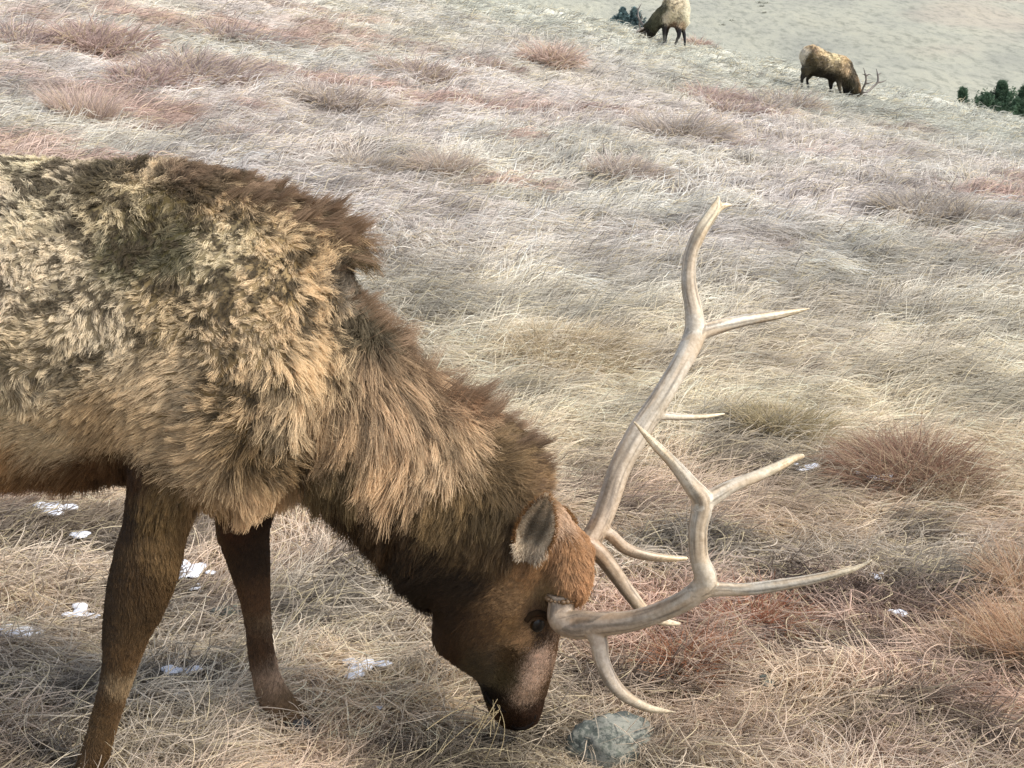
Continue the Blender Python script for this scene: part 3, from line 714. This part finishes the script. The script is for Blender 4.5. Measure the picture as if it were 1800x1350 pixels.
        (905, 1262, (62, 34, 14), .7, 0, -1, .1, 0, .2), (940, 1250, (66, 38, 20), .7, 0, -1, .1, 0, .2), (866, 1232, (26, 16, 8), .8, 0, -1, .1, 0, .2), (872, 1258, (88, 58, 28), .8, 0, -1, .15, 0, .2), (925, 1225, (160, 130, 100), .8, 0, -1, .1, 0, .2),
        (1000, 965, (152, 108, 60), 2.6, .1, 1, .25, 0, .6), (1010, 1010, (158, 112, 62), 2.8, .1, 1, .25, 0, .6), (965, 1020, (136, 104, 60), 1.8, -.3, 1, .2, 0, .4), (945, 995, (128, 86, 42), 1.6, -.6, .6, .15, 0, .4),
        (955, 1062, (96, 62, 30), 1.2, -.8, .4, .1, 0, .3), (925, 1110, (164, 122, 68), 1.0, -.5, .6, .1, 0, .3), (900, 1085, (120, 82, 38), 1.2, -.8, .4, .1, 0, .3), (950, 1115, (60, 36, 14), .8, -.5, .6, .1, 0, .3), (985, 905, (160, 130, 98), 2.6, .4, .8, .25, 0, .5),
    ]
    coat = Coat(rows, 2.95)
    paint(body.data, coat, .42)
    bvh = BVHTree.FromPolygons([v.co[:] for v in body.data.vertices], [p.vertices[:] for p in body.data.polygons])
    def near(u, v, off=0):
        d = Vector(ray(u, v)).normalized(); r = bvh.ray_cast(Vector((0, 0, CH)), d)
        return (np.array(r[0])-np.array(d)*off) if r[0] is not None else P(u, v, 2.9)
    eye_c = near(943, 1098); e_skip = around(eye_c, .016)
    def dens(c, nn):
        wgt = np.where((c[:, 0] < -1.5), .15, 1.0)
        wgt = wgt*np.where(nn[:, 1] > .35, .25, 1.0)
        hd = ss(.50, .2, c[:, 2])*0
        hz = (c[:, 0] > -.2)
        lg = (c[:, 2] < .62) & (c[:, 0] < -.35)
        return wgt*np.where(hz, 2.2, np.where(lg, 1.6, 1.0))
    co_ = np.zeros(len(body.data.vertices)*3, np.float32); body.data.vertices.foreach_get('co', co_)
    de = np.linalg.norm(co_.reshape(-1, 3)-eye_c, axis=1); ca = body.data.attributes['col']
    cv = np.zeros(len(de)*4, np.float32); ca.data.foreach_get('color', cv); cv = cv.reshape(-1, 4); cv[:, :3] *= (1-.8*ss(.034, .016, de))[:, None]; ca.data.foreach_set('color', cv.ravel())
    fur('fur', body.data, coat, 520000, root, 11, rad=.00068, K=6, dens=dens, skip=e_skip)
    # short dense hair of head and legs
    def dens2(c, nn):
        hd = (c[:, 0] > -.24) & (c[:, 2] < .72); lg = (c[:, 2] < .66) & (c[:, 0] < -.5) & (c[:, 0] > -1.5)
        return np.where(hd | lg, 1., 0.)*np.where(nn[:, 1] > .35, .25, 1.0)
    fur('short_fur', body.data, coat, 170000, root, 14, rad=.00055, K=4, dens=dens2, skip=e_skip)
    mane(body.data, root)
    # loose longer guard tufts breaking up the coat
    print('main fur', time.time()-T0)
    # ears
    for s in (0, 1):
        y0 = 2.865 if s == 0 else 3.13
        base = P(926, 985, y0) if s == 0 else P(985, 930, y0); tip = P(960, 873, y0-.03) if s == 0 else P(985, 900, y0+.08)
        ax = tip-base; La = np.linalg.norm(ax); ax = ax/La; yv = np.array([0, 1, 0.0]); pr = nrm(np.cross(ax, yv)); dep = np.cross(pr, ax)
        if dep[1] < 0: dep = -dep
        if s == 1: dep = -dep
        V = []; nS, nT = 22, 15; cols = []
        for side in (0, 1):
            for i in range(nS):
                q = i/(nS-1); wd = (.048 if s == 0 else .04)*math.sin(math.pi*min(1, .09+.87*q))**.62*(1-.35*q**3)
                if q > .9: wd *= math.sqrt(max(0.02, (1-q)/.1))
                for j in range(nT):
                    tt = -1+2*j/(nT-1)
                    cup = .024*math.sin(math.pi*min(1, .25+.7*q))*(1-tt*tt)
                    pp = base+ax*La*q+pr*wd*tt+dep*(cup+side*.006*(1-tt*tt*.8))
                    V.append(pp)
                    inner = side == 0
                    if inner:
                        c = lin((172, 156, 132)); r_ = math.hypot(tt*.8, (q-.42)*2.1)
                        c = c*(.42+1.35*min(1, r_)) ; c = c*(.8+.35*math.sin(tt*9+q*5)); rim = max(0, abs(tt)-.86)/.14
                        c = c*(1-rim)+lin((120, 86, 50))*rim
                        if q < .22: c = lin((190, 172, 146))*(.75+.5*q/.22)
                    else: c = lin((120, 84, 44))
                    cols.append(c)
        Fq = []
        for side in (0, 1):
            o_ = side*nS*nT
            for i in range(nS-1):
                for j in range(nT-1):
                    Fq.append((o_+i*nT+j, o_+i*nT+j+1, o_+(i+1)*nT+j+1, o_+(i+1)*nT+j))
        for i in range(nS-1):
            for j in (0, nT-1):
                Fq.append((i*nT+j, (i+1)*nT+j, nS*nT+(i+1)*nT+j, nS*nT+i*nT+j))
        V = np.array(V); cols = np.array(cols)
        e = mesh_obj('ear', V, Fq, M_SKIN, root, cols=cols*.8)
        # ear fur
        rng = np.random.default_rng(5+s); N = 7000; k = rng.integers(0, nS*nT*2, N)
        q = (k % (nS*nT))//nT/(nS-1); tt = -1+2*(k % nT)/(nT-1); inner = k < nS*nT
        R = V[k]+rng.normal(0, .0022, (N, 3))
        L = np.where(inner, .009, .009)*rng.uniform(.6, 1.2, N)*np.where(q < .25, 1.4, 1)
        d = nrm(np.where(inner, 1, .0)[:, None]*(-dep)*.45+ax*np.where(q < .25, -.8, .45)[:, None]+pr*(tt*.5)[:, None]+dep*np.where(inner, 0, .35)[:, None]+rng.normal(0, .28, (N, 3)))
        t = np.linspace(0, 1, 5)[None, :, None]; pts = R[:, None]+d[:, None]*t*L[:, None, None]
        cc = cols[k]*rng.uniform(.6, 1.35, N)[:, None]; cc = np.repeat(cc[:, None], 5, 1)
        curves_obj('ear_fur', pts, np.full((N, 5), .00055)*np.linspace(1, .4, 5), cc, M_FUR, root)
    # eye, nostril, burr
    c = eye_c+np.array([0, .010, 0]); vv, f = blob_mesh(.021, 1, .0, 3, (1, .7, 1.15))
    mesh_obj('eye', vv+c, f, M_EYE, root)
    # upper lid fold
    ld = [(925, 1092, 5), (932, 1082, 6), (944, 1078, 7), (956, 1080, 6), (962, 1088, 4)]
    V, Ff = tube([(u, v, r, near(u, v)[1]-.003) for u, v, r in ld], 5, 10)
    mesh_obj('eyelid', V, Ff, M_SKIN, root, cols=np.tile(lin((50, 36, 22)), (len(V), 1)))
    # nose pad and nostril
    c = near(938, 1258, -.006); vv, f = blob_mesh(.011, 2, .1, 3, (.7, .5, 1.2)); mesh_obj('nostril', vv+c, f, M_NOSE, root)
    V, Ff = tube([(896, 1271, 3, 2.966), (908, 1278, 5, 2.964), (922, 1278, 5, 2.964), (938, 1268, 3, 2.966)], 5, 10)
    mesh_obj('nose_pad', V, Ff, M_NOSE, root)
    V, Ff = tube([(852, 1216, 2, 2.958), (862, 1234, 4, 2.956), (876, 1246, 4.5, 2.954), (892, 1252, 2, 2.956)], 5, 8)
    mesh_obj('mouth', V, Ff, M_NOSE, root)
    # antlers
    yn = 2.87
    NA = [[(988, 1046, 24, 2.88), (987, 1064, 24, 2.875), (988, 1088, 25, 2.86), (1012, 1102, 22, 2.83), (1050, 1098, 22, 2.80), (1108, 1092, 19, 2.76), (1160, 1076, 18, 2.72), (1210, 1052, 19, 2.68), (1240, 1022, 21, 2.66), (1229, 980, 17, 2.65), (1227, 930, 17, 2.65), (1234, 882, 19, 2.65), (1214, 852, 15, 2.64), (1184, 815, 11, 2.62), (1148, 778, 8, 2.60), (1112, 739, 1.5, 2.58)],
          [(1232, 888, 16, 2.65), (1256, 872, 15, 2.66), (1290, 853, 12, 2.67), (1330, 837, 10.5, 2.68), (1370, 819, 9, 2.69), (1398, 805, 7, 2.70), (1414, 801, 4, 2.70)],
          [(1225, 1040, 14, 2.67), (1262, 1036, 13, 2.66), (1310, 1036, 11.5, 2.65), (1360, 1030, 11, 2.63), (1420, 1020, 9.5, 2.61), (1480, 1006, 7, 2.59), (1515, 994, 4, 2.58), (1538, 981, 1.2, 2.57)],
          [(1040, 1098, 20, 2.81), (1052, 1125, 17, 2.79), (1058, 1160, 14.5, 2.77), (1074, 1196, 13.5, 2.75), (1100, 1224, 11, 2.73), (1138, 1244, 8, 2.71), (1168, 1250, 4.5, 2.70), (1190, 1252, 1.2, 2.69)],
          [(990, 1094, 16, 2.85), (1015, 1085, 12, 2.83), (1040, 1084, 10, 2.81), (1064, 1088, 9, 2.80)]]
    FA = [[(1018, 972, 19, 3.10), (1035, 952, 20, 3.13), (1052, 925, 19, 3.15), (1070, 880, 20, 3.18), (1090, 822, 20, 3.21), (1122, 762, 21, 3.24), (1160, 702, 19, 3.27), (1196, 642, 18, 3.30), (1220, 592, 20, 3.33), (1220, 550, 16, 3.34), (1211, 500, 13.5, 3.35), (1214, 450, 12.5, 3.36), (1232, 405, 12.5, 3.37), (1256, 368, 11, 3.38), (1262, 352, 5, 3.38), (1262, 343, 1.5, 3.38)],
          [(1252, 374, 8, 3.38), (1266, 364, 7, 3.385), (1276, 361, 5, 3.39), (1287, 360, 2, 3.39)],
          [(1212, 592, 15, 3.33), (1235, 583, 14.5, 3.34), (1270, 572, 12.5, 3.36), (1315, 562, 10.5, 3.39), (1370, 553, 8, 3.42), (1425, 542, 1.5, 3.45)],
          [(1145, 733, 10, 3.26), (1170, 731, 8, 3.27), (1205, 733, 6, 3.30), (1240, 732, 5, 3.32), (1274, 727, 2, 3.34)],
          [(1052, 928, 14, 3.15), (1075, 942, 11, 3.15), (1098, 963, 11, 3.16), (1130, 975, 9.5, 3.18), (1170, 981, 7, 3.20), (1208, 982, 4, 3.22)],
          [(1035, 958, 17, 3.12), (1056, 975, 16, 3.12), (1084, 1012, 14, 3.13), (1108, 1045, 12.5, 3.14), (1136, 1078, 11, 3.15), (1165, 1092, 8, 3.16), (1196, 1097, 3, 3.17)]]
    for A, base in ((NA, (987, 1050)), (FA, (1022, 968))):
        o = fuse('antler', [tube([(u, v, r*1.0 if r > 5 else r, y) for (u, v, r, y) in t_], 7, 16) for t_ in A], .0032, 3, M_ANTLER, root)
        co, nn, t = mesh_arrays(o.data)
        tips = np.array([P(t_[-1][0], t_[-1][1], t_[-1][3]) for t_ in A if len(t_) > 4 and t_[-1][2] < 5])
        bs = P(*base, A[0][0][3])
        dt = np.min(np.linalg.norm(co[:, None]-tips[None], axis=2), 1); db = np.linalg.norm(co-bs, axis=1)
        c = np.tile(lin((190, 183, 168)), (len(co), 1))
        wt = ss(.18, .02, dt)[:, None]; c = c*(1-wt)+lin((216, 204, 176))*wt
        wb = ss(.5, .05, db)[:, None]*.6; c = c*(1-wb)+lin((150, 122, 92))*wb
        # grooves running along the beam
        CL = [catmull([P(u, v, y) for (u, v, r, y) in t_], 10) for t_ in A]
        TG = np.concatenate([nrm(np.gradient(q, axis=0)) for q in CL]); SS = np.concatenate([np.arange(len(q))*.012+7*k for k, q in enumerate(CL)]); CC = np.concatenate(CL)
        ni = np.concatenate([np.argmin(((co[i:i+4000, None]-CC[None])**2).sum(-1), 1) for i in range(0, len(co), 4000)])
        rv = co-CC[ni]; pa = nrm(np.cross(TG[ni], [0, 1, 0])); pb = np.cross(pa, TG[ni])
        an = np.arctan2((rv*pb).sum(-1), (rv*pa).sum(-1))
        gq = np.stack([np.cos(an)*3.2, np.sin(an)*3.2, SS[ni]*5], -1)
        gr = fbm(gq, 1.0, 4, 3); c = c*(.50+.62*ss(.30, .62, gr))[:, None]
        warm = ss(.5, .7, vnoise(gq*[.5, .5, 2], 1, 9))[:, None]; c = c*(1-warm*.35)+c*np.array([1.0, .78, .55])*warm*.35
        set_col(o.data, c)
        V = []; Fs = []; off = 0; rng = np.random.default_rng(2)
        n_b = 21
        a0 = P(*base, A[0][0][3]-.005); a1 = P(A[0][1][0], A[0][1][1]+4, A[0][1][3]); ax = nrm(a1-a0); pr = nrm(np.cross(ax, [0, 1, 0])); q_ = np.cross(ax, pr)
        for k in range(n_b):
            th = 2*math.pi*k/n_b; r_ = A[0][0][2]*px(1000, 2.9)*1.06
            vv, f = blob_mesh(.0062*rng.uniform(.5, 1.4), k, .25, 2); vv = vv+a0+(pr*math.cos(th)+q_*math.sin(th))*r_
            V.append(vv); Fs += [[i+off for i in g] for g in f]; off += len(vv)
        V = np.concatenate(V)
        mesh_obj('burr', V, Fs, M_ANTLER, root, cols=np.tile(lin((112, 90, 64)), (len(V), 1)))
    # hooves
    for (u0, u1, v0, v1, yh) in ((118, 190, 1398, 1425, 2.83), (468, 556, 1264, 1282, 3.15), (-830, -752, 1345, 1372, 2.83), (-920, -842, 1345, 1372, 3.17)):
        for s in (-1, 1):
            V, Ff = loft([((u0+6, v0), (u1-18, v0-4), yh+s*.018, .018), ((u0, (v0+v1)/2), (u1-4, (v0+v1)/2), yh+s*.020, .021), ((u0-2, v1), (u1+6, v1), yh+s*.021, .022)], 4, 14)
            mesh_obj('hoof', V, Ff, M_HOOF, root)
    return root
elk = build_main()
print('main elk', time.time()-T0)

# ------------------------------------------------------------------ far elk
def far_elk(label, y, torso, neck, head, legs, antlers, rows, seed):
    root_p = P(torso[len(torso)//2][0][0], legs[0][-1][1]+1, y)
    root = empty('bull_elk', tuple(root_p), label, 'elk', 'elk grazing on the hillside')
    S = [loft([(*s[:2], y, s[2]) for s in torso], 6, 20), loft([(*s[:2], y, s[2]) for s in neck], 6, 18), loft([(*s[:2], y, s[2]) for s in head], 6, 16)]
    for L in legs:
        S.append(tube([(u, v, r, y+dy) for (u, v, r, dy) in L], 5, 10))
    b = fuse('body', S, .035, 3, M_SKIN, root)
    rows = [(*q[:2], tuple(.74*c+.26*(sum(q[2])/3) for c in q[2]), *q[3:]) for q in rows]
    coat = Coat(rows, y, 4.4); coat.k = px(100, y)*2.0
    paint(b.data, coat, .9)
    fur('fur', b.data, coat, 26000, root, seed, rad=.004, K=4, scale=2.0)
    for A in antlers:
        o = fuse('antler', [tube([(u, v, r, y+dy) for (u, v, r, dy) in t_], 5, 8) for t_ in A], .014, 1, M_ANTLER, root)
        co, nn, t = mesh_arrays(o.data); set_col(o.data, np.tile(lin((104, 99, 94)), (len(co), 1)))
    for L in legs:
        u, v, r, dy = L[-1]
        V, Ff = loft([((u-2, v-1), (u+2, v-1), y+dy, .05), ((u-2.6, v+2.5), (u+3, v+2.5), y+dy, .06)], 3, 10)
        mesh_obj('hoof', V, Ff, M_HOOF, root)
    return root
hR = hit(1465, 166); hL = hit(1190, 78)
print('far elk ground', hR, hL)
BUFF = (214, 188, 136)
def R8(X, Y): return (1380+X/8.18, 60+Y/8.18)
yR = float(hR[1])-1.3
far_elk('far bull elk standing side-on, head down, dark antlers raised above the grass', yR,
    [(R8(232, 270), R8(250, 380), .14), (R8(270, 200), R8(280, 490), .25), (R8(380, 160), R8(350, 545), .32), (R8(480, 195), R8(450, 600), .36), (R8(600, 262), R8(570, 625), .38), (R8(740, 295), R8(700, 660), .38), (R8(860, 325), R8(820, 690), .33), (R8(930, 400), R8(870, 680), .22)],
    [(R8(900, 350), R8(780, 680), .26), (R8(960, 480), R8(830, 740), .24), (R8(1020, 600), R8(845, 810), .22), (R8(1065, 720), R8(870, 880), .18)],
    [(R8(1075, 730), R8(900, 830), .15), (R8(1100, 820), R8(930, 900), .13), (R8(1110, 880), R8(980, 925), .10), (R8(1105, 915), R8(1040, 935), .06)],
    [[(*R8(310, 480), 11, -.15), (*R8(290, 560), 7.5, -.15), (*R8(248, 625), 4.2, -.15), (*R8(243, 700), 2.8, -.15), (*R8(243, 810), 2.4, -.15)],
     [(*R8(380, 500), 9, .15), (*R8(355, 590), 5, .15), (*R8(320, 650), 3.4, .15), (*R8(325, 720), 2.5, .15), (*R8(345, 815), 2.2, .15)],
     [(*R8(690, 600), 8, .15), (*R8(665, 680), 5, .15), (*R8(655, 780), 3.0, .15), (*R8(635, 890), 2.2, .15)],
     [(*R8(790, 600), 8, -.17), (*R8(775, 700), 5, -.17), (*R8(795, 820), 3.0, -.17), (*R8(812, 940), 2.2, -.17)]],
    [[[(*R8(1100, 860), 2.2, -.1), (*R8(1120, 780), 2, -.15), (*R8(1155, 705), 2, -.2), (*R8(1165, 640), 1.7, -.22), (*R8(1150, 560), 1.4, -.24), (*R8(1125, 480), .7, -.24)],
      [(*R8(1155, 710), 1.8, -.2), (*R8(1210, 705), 1.4, -.22), (*R8(1280, 680), .6, -.25)], [(*R8(1160, 600), 1.6, -.22), (*R8(1210, 580), 1.2, -.24), (*R8(1255, 600), .6, -.25)],
      [(*R8(1110, 830), 1.6, -.12), (*R8(1160, 838), 1.1, -.15), (*R8(1215, 822), .5, -.17)], [(*R8(1158, 590), 1.3, -.2), (*R8(1100, 570), .6, -.2)]],
     [[(*R8(1110, 870), 2.2, .1), (*R8(1180, 830), 2, .2), (*R8(1260, 765), 2, .3), (*R8(1330, 690), 2, .35), (*R8(1335, 600), 1.7, .36), (*R8(1310, 490), .7, .36)],
      [(*R8(1325, 695), 1.8, .35), (*R8(1400, 685), 1.4, .37), (*R8(1465, 655), .6, .38)], [(*R8(1332, 590), 1.5, .36), (*R8(1395, 545), .6, .37)], [(*R8(1130, 880), 1.6, .12), (*R8(1190, 868), .8, .15)]]],
    [(*R8(250, 300), (214, 200, 170), 5, -1, .3, .3, .1, .5), (*R8(400, 180), (196, 160, 100), 5, -1, .2, .4, .4, .5), (*R8(420, 250), (150, 118, 76), 5, -1, .2, .4, .5, .5), (*R8(330, 350), (120, 96, 62), 5, -1, .4, .4, .5, .5), (*R8(500, 260), (206, 176, 116), 5, -1, .2, .4, .4, .5),
     (*R8(700, 330), (222, 198, 136), 5, -1, .2, .4, .5, .5), (*R8(850, 360), (206, 172, 112), 5, -.6, .6, .4, .4, .5), (*R8(480, 420), (140, 116, 78), 5, -1, .4, .4, .5, .5), (*R8(650, 480), (176, 152, 104), 5, -1, .4, .4, .5, .5), (*R8(840, 520), (188, 154, 102), 5, 0, 1, .4, .4, .5),
     (*R8(450, 560), (58, 46, 30), 4, -1, .5, .3, 0, .5), (*R8(620, 620), (50, 38, 28), 4, -1, .5, .3, 0, .5), (*R8(760, 660), (76, 58, 36), 4, 0, 1, .3, 0, .5), (*R8(360, 500), (90, 74, 50), 4, -.5, 1, .3, 0, .5),
     (*R8(925, 430), (96, 74, 48), 6, .5, 1, .4, 0, .5), (*R8(965, 520), (88, 70, 44), 6, .5, 1, .4, 0, .5), (*R8(1010, 620), (140, 106, 62), 6, .5, 1, .4, 0, .5), (*R8(920, 680), (78, 64, 36), 6, 0, 1, .3, 0, .5), (*R8(890, 820), (34, 26, 16), 6, 0, 1, .3, 0, .5),
     (*R8(1000, 800), (84, 66, 34), 4, 0, 1, .3, 0, .5), (*R8(1075, 800), (150, 108, 60), 3, 0, 1, .2, 0, .4), (*R8(1060, 890), (56, 44, 28), 2, 0, 1, .2, 0, .4), (*R8(980, 890), (30, 24, 16), 3, 0, 1, .2, 0, .4),
     (*R8(300, 560), (88, 72, 52), 2, 0, 1, .1, 0, .3), (*R8(245, 650), (52, 44, 42), 2, 0, 1, .1, 0, .3), (*R8(243, 790), (84, 74, 70), 2, 0, 1, .1, 0, .3), (*R8(325, 700), (44, 38, 44), 2, 0, 1, .1, 0, .3), (*R8(655, 780), (44, 38, 44), 2, 0, 1, .1, 0, .3), (*R8(790, 740), (100, 82, 66), 2, 0, 1, .1, 0, .3), (*R8(805, 880), (66, 58, 60), 2, 0, 1, .1, 0, .3)], 21)
def L9(X, Y): return (1060+X/9, 28+Y/9)
yL = float(hL[1])-.7
far_elk('far elk cut off by the top edge, grazing with its head to the left', yL,
    [(L9(960, -250), L9(930, 60), .14), (L9(985, -280), L9(960, 130), .28), (L9(1060, -290), L9(1050, 165), .34), (L9(1160, -290), L9(1160, 180), .36), (L9(1260, -280), L9(1260, 175), .34), (L9(1330, -240), L9(1325, 130), .24), (L9(1360, -150), L9(1350, 40), .12)],
    [(L9(1000, -230), L9(1010, 140), .24), (L9(900, -140), L9(930, 170), .24), (L9(790, -20), L9(870, 220), .22), (L9(710, 90), L9(820, 300), .18)],
    [(L9(680, 100), L9(840, 290), .15), (L9(620, 190), L9(780, 330), .14), (L9(570, 240), L9(690, 360), .11), (L9(550, 300), L9(620, 375), .07)],
    [[(*L9(985, 60), 8, -.17), (*L9(975, 190), 5, -.17), (*L9(968, 300), 3.2, -.17), (*L9(968, 420), 2.4, -.17)],
     [(*L9(1040, 60), 7, .17), (*L9(1015, 190), 4.5, .17), (*L9(1000, 290), 3, .17), (*L9(985, 410), 2.2, .17)],
     [(*L9(1230, 40), 10, -.15), (*L9(1190, 170), 6.5, -.15), (*L9(1205, 290), 4, -.15), (*L9(1170, 380), 2.8, -.15), (*L9(1140, 470), 2.3, -.15)],
     [(*L9(1310, 60), 8, .15), (*L9(1270, 190), 4.5, .15), (*L9(1285, 310), 3.2, .15), (*L9(1292, 400), 2.5, .15), (*L9(1297, 480), 2.2, .15)]],
    [[[(*L9(640, 190), 2.4, -.1), (*L9(585, 220), 2.2, -.15), (*L9(545, 245), 2, -.2), (*L9(480, 272), 1.5, -.25), (*L9(420, 292), .7, -.3)], [(*L9(600, 215), 1.8, -.15), (*L9(570, 120), 1.3, -.2), (*L9(610, 20), 1, -.25), (*L9(590, -90), .5, -.3)]],
     [[(*L9(660, 180), 2.2, .1), (*L9(610, 110), 2, .2), (*L9(560, 20), 1.8, .3), (*L9(560, -100), 1.4, .35), (*L9(610, -200), .6, .36)], [(*L9(560, 10), 1.6, .3), (*L9(500, -20), .6, .35)], [(*L9(565, -90), 1.4, .35), (*L9(510, -130), .6, .36)]]],
    [(*L9(980, 30), (222, 202, 160), 5, 1, .4, .4, .3, .5), (*L9(1060, 40), (226, 208, 160), 5, 1, .4, .4, .3, .5), (*L9(1180, 60), (206, 190, 148), 5, 1, .4, .4, .4, .5), (*L9(1290, 50), (228, 218, 176), 5, 1, .4, .4, .2, .5), (*L9(1150, -150), (210, 190, 146), 5, 1, .2, .4, .5, .5), (*L9(1330, -50), (228, 218, 180), 5, 1, .2, .4, .1, .5),
     (*L9(1100, 150), (150, 110, 74), 4, 0, 1, .3, 0, .5), (*L9(1100, 185), (52, 34, 40), 4, 0, 1, .3, 0, .5), (*L9(1230, 140), (176, 142, 96), 4, 0, 1, .3, 0, .5), (*L9(900, -60), (100, 90, 60), 7, .3, 1, .3, 0, .5), (*L9(850, 60), (96, 88, 56), 7, .3, 1, .3, 0, .5), (*L9(780, 160), (84, 78, 48), 6, .3, 1, .3, 0, .5), (*L9(880, 190), (44, 36, 22), 5, .3, 1, .3, 0, .5),
     (*L9(720, 260), (34, 28, 18), 4, .3, 1, .2, 0, .4), (*L9(640, 320), (52, 42, 26), 3, .3, 1, .2, 0, .4), (*L9(570, 290), (80, 62, 36), 2, .3, 1, .2, 0, .4), (*L9(975, 230), (46, 38, 44), 2, 0, 1, .1, 0, .3), (*L9(970, 400), (90, 84, 84), 2, 0, 1, .1, 0, .3), (*L9(1200, 240), (44, 38, 50), 2, 0, 1, .1, 0, .3), (*L9(1150, 440), (84, 78, 80), 2, 0, 1, .1, 0, .3), (*L9(1280, 300), (44, 40, 54), 2, 0, 1, .1, 0, .3)], 22)
print('far elk', time.time()-T0)

# ------------------------------------------------------------------ pines beyond the crest
M_NEEDLE = hair_mat('pine_needles', .6, .15, .2); 
def bark():
    m, t, b = new_mat('bark'); n = noise(t, 20, 5); r = ramp(t, [(.3, (.05, .04, .03)), (.7, (.13, .10, .08))]); t.links.new(n.outputs[0], r.inputs[0]); t.links.new(r.outputs[0], b.inputs['Base Color']); b.inputs['Roughness'].default_value = .9; return m
M_BARK = bark()
def pine(u, vb, vt, y, wpx, label, seed, name='pine_tree', dense=1.0, group='young pines beyond the crest'):
    rng = np.random.default_rng(seed); b = P(u, vb, y); g = float(height(b[0], b[1])); top = P(u, vt, y)[2]; H = top-g
    root = empty(name, (b[0], y, g), label, 'pine tree', group)
    th = np.linspace(0, 2*math.pi, 8, endpoint=False); rings = []
    for q in np.linspace(0, 1, 8):
        r = .05*H*(1-q)*.6+.008; rings.append(np.stack([b[0]+np.cos(th)*r+.02*H*math.sin(q*3+seed), y+np.sin(th)*r, np.full(8, g-.1+q*H*.96)], -1))
    V, Ff = rings_to_mesh(rings); mesh_obj('trunk', V, Ff, M_BARK, root)
    W = wpx*px(vb, y)*.95; nb = int(110*dense); P0 = []; D = []; col = []
    for k in range(nb):
        q = rng.uniform(.06, 1)**.9; a = rng.uniform(0, 2*math.pi); Lb = W*(1-q)**1.15*rng.uniform(.45, 1.15)+.015*H
        el = rng.uniform(.15, .6)+q*.6; s = rng.uniform(0, 1, 60)**.7
        d = np.array([math.cos(a)*math.cos(el), math.sin(a)*math.cos(el), math.sin(el)])
        p = np.array([b[0], y, g+q*H*.88])+d*(s*Lb)[:, None]; p[:, 2] += .12*Lb*s*s
        P0.append(p+rng.normal(0, .02*H, p.shape)); D.append(nrm(d+rng.normal(0, .7, (60, 3)))); col.append(np.tile((lin((92, 112, 112)) if u < 1200 else lin((74, 96, 74)))*rng.uniform(.6, 1.4), (60, 1)))  # left pines blue-grey: haze put into the needle colour
    R = np.concatenate(P0); D = np.concatenate(D); c = np.concatenate(col)*rng.uniform(.7, 1.3, len(R))[:, None]; N = len(R)
    reps = 5; R = np.repeat(R, reps, 0); D = nrm(np.repeat(D, reps, 0)+rng.normal(0, .5, (N*reps, 3))); c = np.repeat(c, reps, 0)
    t = np.linspace(0, 1, 3)[None, :, None]; L = .07*(H/3)**.5*rng.uniform(.6, 1.3, len(R))
    pts = R[:, None]+D[:, None]*t*L[:, None, None]
    curves_obj('crown', pts, np.full((len(R), 3), .007)*np.array([1, .9, .4]), np.repeat(c[:, None], 3, 1), M_NEEDLE, root)
for a in ((1758, 205, 133, 42, 100, 'tallest dark green young pine at the right beyond the crest', 1),
          (1732, 200, 158, 41.5, 70, 'low bushy pine against the left of the tallest pine', 2),
          (1797, 210, 140, 43, 70, 'young pine at the right edge of the picture', 3),
          (1786, 208, 166, 41, 60, 'low pine in front of the one at the right edge', 6),
          (1691, 184, 146, 44, 42, 'small thin pine standing alone left of the dark pines', 4),
          (1076, 48, 28, 42.5, 36, 'leftmost tiny bluish pine left of the cropped elk', 5),
          (1094, 52, 8, 42, 60, 'bluish pine beyond the crest, second from left', 7),
          (1115, 56, 6, 42, 56, 'bluish pine right beside the cropped elk head', 8),
          (1022, 42, 22, 43, 26, 'speck of a pine on the skyline left of the others', 9)):
    pine(*a)
def far_brush():
    rng = np.random.default_rng(77); n = 2600
    y = rng.uniform(75, 330, n); x = rng.uniform(-.1, .6, n)*y
    keep = rng.random(n) < ss(.45, .7, fbm(np.stack([x, y], -1), .03, 5, 3)); x, y = x[keep], y[keep]
    m = 26; n = len(x); X = np.repeat(x, m)+rng.normal(0, .22, n*m); Y = np.repeat(y, m)+rng.normal(0, .22, n*m)
    Z = height(X, Y)-.05; th = rng.uniform(0, 6.28, n*m); L = rng.uniform(.15, .5, n*m)
    c = np.tile(lin((116, 116, 100)), (n*m, 1))*rng.uniform(.7, 1.3, n*m)[:, None]
    pts, rad, cc = blades(X, Y, L, np.full(n*m, 1.3), np.full(n*m, .5), th, np.zeros(n*m), np.full(n*m, .02), c, 4, None, .1, rng, Z)
    tag(curves_obj('undergrowth', pts, rad, cc, M_GRASS), 'sparse low grey brush on the far hillside', kind='stuff')
far_brush()
def grazed_stems():
    # long pale stems reaching the mouth and standing in front of the muzzle
    rng = np.random.default_rng(9); n = 12; pts = np.zeros((n, 8, 3))
    for k in range(n):
        a = P(rng.uniform(740, 880), rng.uniform(1275, 1345), 2.86+rng.normal(0, .02)); b = P(rng.uniform(850, 884), rng.uniform(1228, 1262), 2.93)
        t = np.linspace(0, 1, 8)[:, None]; pts[k] = a*(1-t)+b*t+np.array([rng.normal(0, .01), 0, rng.uniform(.0, .025)])*np.sin(t*math.pi)
    c = np.tile(lin((214, 192, 146)), (n, 8, 1))*rng.uniform(.7, 1.1, (n, 1, 1))
    tag(curves_obj('grass_stems', pts, np.full((n, 8), .0007), c, M_GRASS), 'pale grass stems held in the mouth of the grazing elk', kind='stuff')
grazed_stems()
print('done', time.time()-T0)
